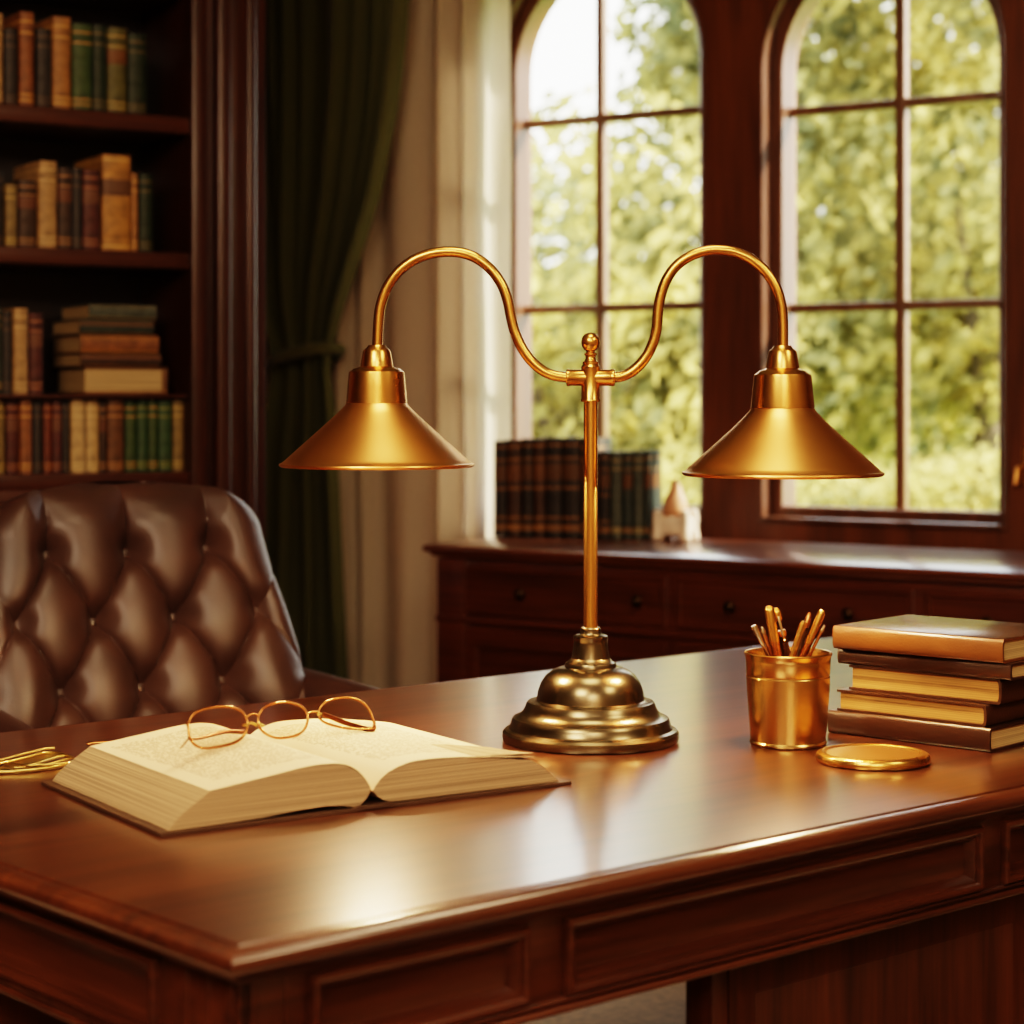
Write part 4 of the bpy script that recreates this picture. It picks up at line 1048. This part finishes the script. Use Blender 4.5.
# ------------------------------------------------------------------ tufted leather chair
KC = 3.8 / 3.45
CAa = R(32.5)
cp = Vector((math.cos(CAa), math.sin(CAa), 0)); cf = Vector((math.sin(CAa), -math.cos(CAa), 0))
rec = R(17)
O3 = P(145, 686, 3.8)
ct = -cf * math.sin(rec) + Vector((0, 0, 1)) * math.cos(rec)
cn = cf * math.cos(rec) + Vector((0, 0, 1)) * math.sin(rec)
def CB(p, q, d=0): return O3 + cp * p + ct * q + cn * d
foot = CB(0, 0); foot.z = 0
seat_base = foot + cf * .30; seat_base.z = .0125
chair = empty('armchair', seat_base, 0); tag(chair, 'button-tufted brown leather armchair behind the desk at the left', 'chair')
def cpart(mb, name, mat, angle=180, par=None, recalc=True):
    bmesh.ops.translate(mb.bm, vec=-seat_base, verts=mb.bm.verts); return mb.build(name, mat, par or chair, angle=angle, recalc=recalc)
Wb, Hb = .142 * KC, .1135 * KC                          # column and row pitch
QT = 2 * Hb                                            # top row of buttons
RW = [(-.42, .275), (-.30, .30), (-.1, .312), (0, .288), (.13, .266), (.2, .254), (.26, .247), (.42, .235)]
QTOP = .355 * KC; QBOT = -.36 * KC
def halfw(q): return lerp_tab([(a * KC, w * KC) for a, w in RW], q)
def tuft(p, q):
    """bulge of the padding, metres, before edge rolling"""
    if q <= QT:
        a = p / Wb + (q - QT) / (2 * Hb); c = p / Wb - (q - QT) / (2 * Hb)
        h = (abs(math.sin(PI * a)) * abs(math.sin(PI * c))) ** .32
    else:
        bend = .012 * math.sin(min(1, (q - QT) / .1) * PI)
        h = abs(math.sin(PI * (p + bend * 0) / Wb)) ** .64
    d = .036 * h
    # button dimples
    r0 = round((q - QT) / Hb)
    for rr in (r0 - 1, r0, r0 + 1):
        if rr > 0: continue
        off = 0 if rr % 2 == 0 else .5
        k0 = round(p / Wb - off)
        for kk in (k0 - 1, k0, k0 + 1):
            dd = math.hypot(p - (kk + off) * Wb, q - (QT + rr * Hb)); d -= .026 * math.exp(-(dd / .026) ** 2)
    # sag: fuller below each crease
    return d
NXc, NZc = 260, 230
rows = []
def back_pt(u, v):
    """u,v in -1..1: rounded front of the padded back"""
    q = QBOT + (QTOP - QBOT) * (v + 1) / 2
    hw = halfw(q)
    # round the upper corners
    cr = .085 * KC
    if q > QTOP - cr:
        t = (q - (QTOP - cr)) / cr; hw = hw - cr * (1 - math.sqrt(max(0, 1 - t * t)))
    crown = .022 * KC * (1 - (u) ** 2)
    return q + crown * smooth(.2, 1, v) - .022 * KC * smooth(.2, 1, v), hw
for i in range(NZc + 1):
    v = -1 + 2 * i / NZc
    row = []
    q, hw0 = back_pt(0, v)
    for j in range(NXc + 1):
        u = -1 + 2 * j / NXc
        q, hw = back_pt(u, v)
        p = hw * u
        ed = min(hw - abs(p), (QTOP + .0 - q) if q > 0 else 9)
        edge = max(0.0, min(1.0, ed / .055)); roll = math.sqrt(max(0, 1 - (1 - edge) ** 2))
        wing = .05 * (abs(p) / .3) ** 2.5
        amp = .25 + .75 * smooth(.01, .10, ed)
        d = -.055 * (1 - roll) + tuft(p, q) * amp + wing
        row.append(CB(p, q, d))
    rows.append(row)
b = MB(); b.grid(rows)
# back shell: outline extruded backwards and closed
ol = [rows[0][j] for j in range(NXc + 1)] + [rows[i][NXc] for i in range(1, NZc + 1)] + [rows[NZc][j] for j in range(NXc - 1, -1, -1)] + [rows[i][0] for i in range(NZc - 1, 0, -1)]
cen = CB(0, .0, 0)
def back_off(pt, d, s):
    v = pt - cen; pd, qd = v.dot(cp), v.dot(ct); dd = v.dot(cn); return cen + cp * pd * s + ct * qd * s + cn * (dd * (1 if d > -.02 else .3) + d)
b.rings([ol, [back_off(p, -.02, 1.006) for p in ol], [back_off(p, -.05, .995) for p in ol], [back_off(p, -.065, .96) for p in ol], [back_off(p, -.072, .8) for p in ol]], False, True)
cpart(b, 'backrest', M['leather'], angle=60)
nb_ = 0
for rr in range(0, -5, -1):
    off = 0 if rr % 2 == 0 else .5
    q = QT + rr * Hb
    for kk in range(-3, 4):
        p = (kk + off) * Wb
        if abs(p) > halfw(q) - .035: continue
        d = tuft(p, q) + .05 * (abs(p) / .3) ** 2.5 + .002
        b = MB(); mt = Matrix.Translation(CB(p, q, d)) @ cn.to_track_quat('Z', 'Y').to_matrix().to_4x4()
        b.lathe([(.0128, -.006), (.0136, 0), (.012, .005), (.007, .0084), (0, .0092)], 18, mt); cpart(b, 'button', M['leather_dk'], 60)
# local box space for seat and arms: x along cp, y along -cf, z up
CM = Matrix.Translation(Vector((foot.x, foot.y, 0))) @ Matrix(((cp.x, -cf.x, 0, 0), (cp.y, -cf.y, 0, 0), (0, 0, 1, 0), (0, 0, 0, 1)))
b = MB(); b.box((-.27, -.60, .40), (.27, -.0, .52), .045, CM, 5); cpart(b, 'seat_cushion', M['leather'], 60)
b = MB(); b.box((-.33, -.58, .22), (.33, .05, .395), .03, CM, 3); cpart(b, 'seat_base', M['leather'], 60)
for s in (-1, 1):
    b = MB(); x = s * .325 * 1.02
    path = spline([(x, .06, .672), (x, -.08, .670), (x + s * .006, -.25, .664), (x + s * .008, -.38, .654), (x + s * .004, -.43, .64)], 6)
    b.tube(path, [.042] * (len(path) - 2) + [.038, .026], 18, mtx=CM)
    b.box((x - .03, -.43, .25), (x + .03, .05, .64), .02, CM, 3); cpart(b, 'armrest', M['leather'], 60)
for sx in (-1, 1):
    for sy in (-.52, -.01):
        b = MB(); b.lathe([(.016, .0125), (.02, .03), (.026, .12), (.032, .2), (.032, .24)], 16, CM @ Matrix.Translation((sx * .27, sy, 0))); cpart(b, 'leg', M['desk_z'], 60)

# ------------------------------------------------------------------ light
w = bpy.data.worlds.new('World'); scene.world = w; w.use_nodes = True
nt = w.node_tree; nt.nodes.clear()
bg = nt.nodes.new('ShaderNodeBackground'); wo = nt.nodes.new('ShaderNodeOutputWorld')
tc = nt.nodes.new('ShaderNodeTexCoord'); sp = nt.nodes.new('ShaderNodeSeparateXYZ'); nt.links.new(tc.outputs['Generated'], sp.inputs[0])
rp = nt.nodes.new('ShaderNodeValToRGB'); nt.links.new(sp.outputs[2], rp.inputs[0])
rp.color_ramp.elements[0].position = 0; rp.color_ramp.elements[0].color = (1, .96, .86, 1); rp.color_ramp.elements[1].position = .8; rp.color_ramp.elements[1].color = (.75, .86, 1, 1)
nt.links.new(rp.outputs[0], bg.inputs[0]); bg.inputs[1].default_value = 4.0; nt.links.new(bg.outputs[0], wo.inputs[0])
Ld = Vector((-dw.x * .78 - nw.x * .5, -dw.y * .78 - nw.y * .5, -.62)).normalized()
sd = bpy.data.lights.new('sun', 'SUN'); sd.energy = 18; sd.color = (1, .86, .66); sd.angle = R(1.2)
so = bpy.data.objects.new('sun', sd); COL.objects.link(so); so.rotation_euler = Ld.to_track_quat('-Z', 'Y').to_euler(); so.location = (6, 8, 6)
for i, wn in enumerate(wins):                          # sky portals in the two openings
    ad = bpy.data.lights.new('window_portal', 'AREA'); ad.shape = 'RECTANGLE'; ad.size = wn['s1'] - wn['s0'] + .06; ad.size_y = 1.7
    ad.cycles.is_portal = True
    ao = bpy.data.objects.new('window_portal', ad); COL.objects.link(ao); ao.location = wall_pt((wn['s0'] + wn['s1']) / 2, .198, 1.7)
    ao.rotation_euler = Vector((-nw.x, -nw.y, 0)).to_track_quat('-Z', 'Y').to_euler()
def area(name, loc, target, size, power, col, sy=None):
    ad = bpy.data.lights.new(name, 'AREA'); ad.shape = 'RECTANGLE'; ad.size = size; ad.size_y = sy or size; ad.energy = power; ad.color = col
    ao = bpy.data.objects.new(name, ad); COL.objects.link(ao); ao.location = loc
    ao.rotation_euler = (Vector(target) - Vector(loc)).to_track_quat('-Z', 'Y').to_euler(); return ao
area('fill_light_left', (-1.1, .2, 2.9), (0, 2.8, .8), 1.0, 54, (1, .74, .50))  # added warm fill above and left of the camera, not a real fixture
area('fill_light_right', (2.0, 1.2, 2.9), (.3, 3.2, .8), .8, 20, (1, .74, .45))  # added fill from the right, no ceiling fitting here
area('fill_light_desk', (.1, 2.35, 3.0), (.1, 2.5, 0), .8, 16, (1, .74, .45))  # added above the lamp to put a highlight on its shades
area('fill_light_rear', (.3, -1.8, 2.85), (.2, -1.6, 0), 1.6, 80, (1, .76, .52))  # added fill behind the camera for the brass and desk front

# ------------------------------------------------------------------ camera
cd = bpy.data.cameras.new('camera'); cam = bpy.data.objects.new('camera', cd); COL.objects.link(cam)
cam.location = (0, 0, CAMZ); cam.rotation_euler = (R(90), 0, 0)
cd.sensor_width = 36; cd.lens = 36 * F / 1024; cd.shift_y = (HY - 512) / 1024
cd.clip_start = .05; cd.clip_end = 200
cd.dof.use_dof = True; cd.dof.focus_distance = 2.84; cd.dof.aperture_fstop = 4.1
scene.camera = cam
scene.view_settings.view_transform = 'Filmic'; scene.view_settings.look = 'High Contrast'; scene.view_settings.exposure = .62
scene.cycles.use_denoising = True
scene.cycles.max_bounces = 8; scene.cycles.diffuse_bounces = 4; scene.cycles.glossy_bounces = 5; scene.cycles.transparent_max_bounces = 12
scene.cycles.sample_clamp_indirect = 4; scene.cycles.caustics_reflective = False; scene.cycles.caustics_refractive = False
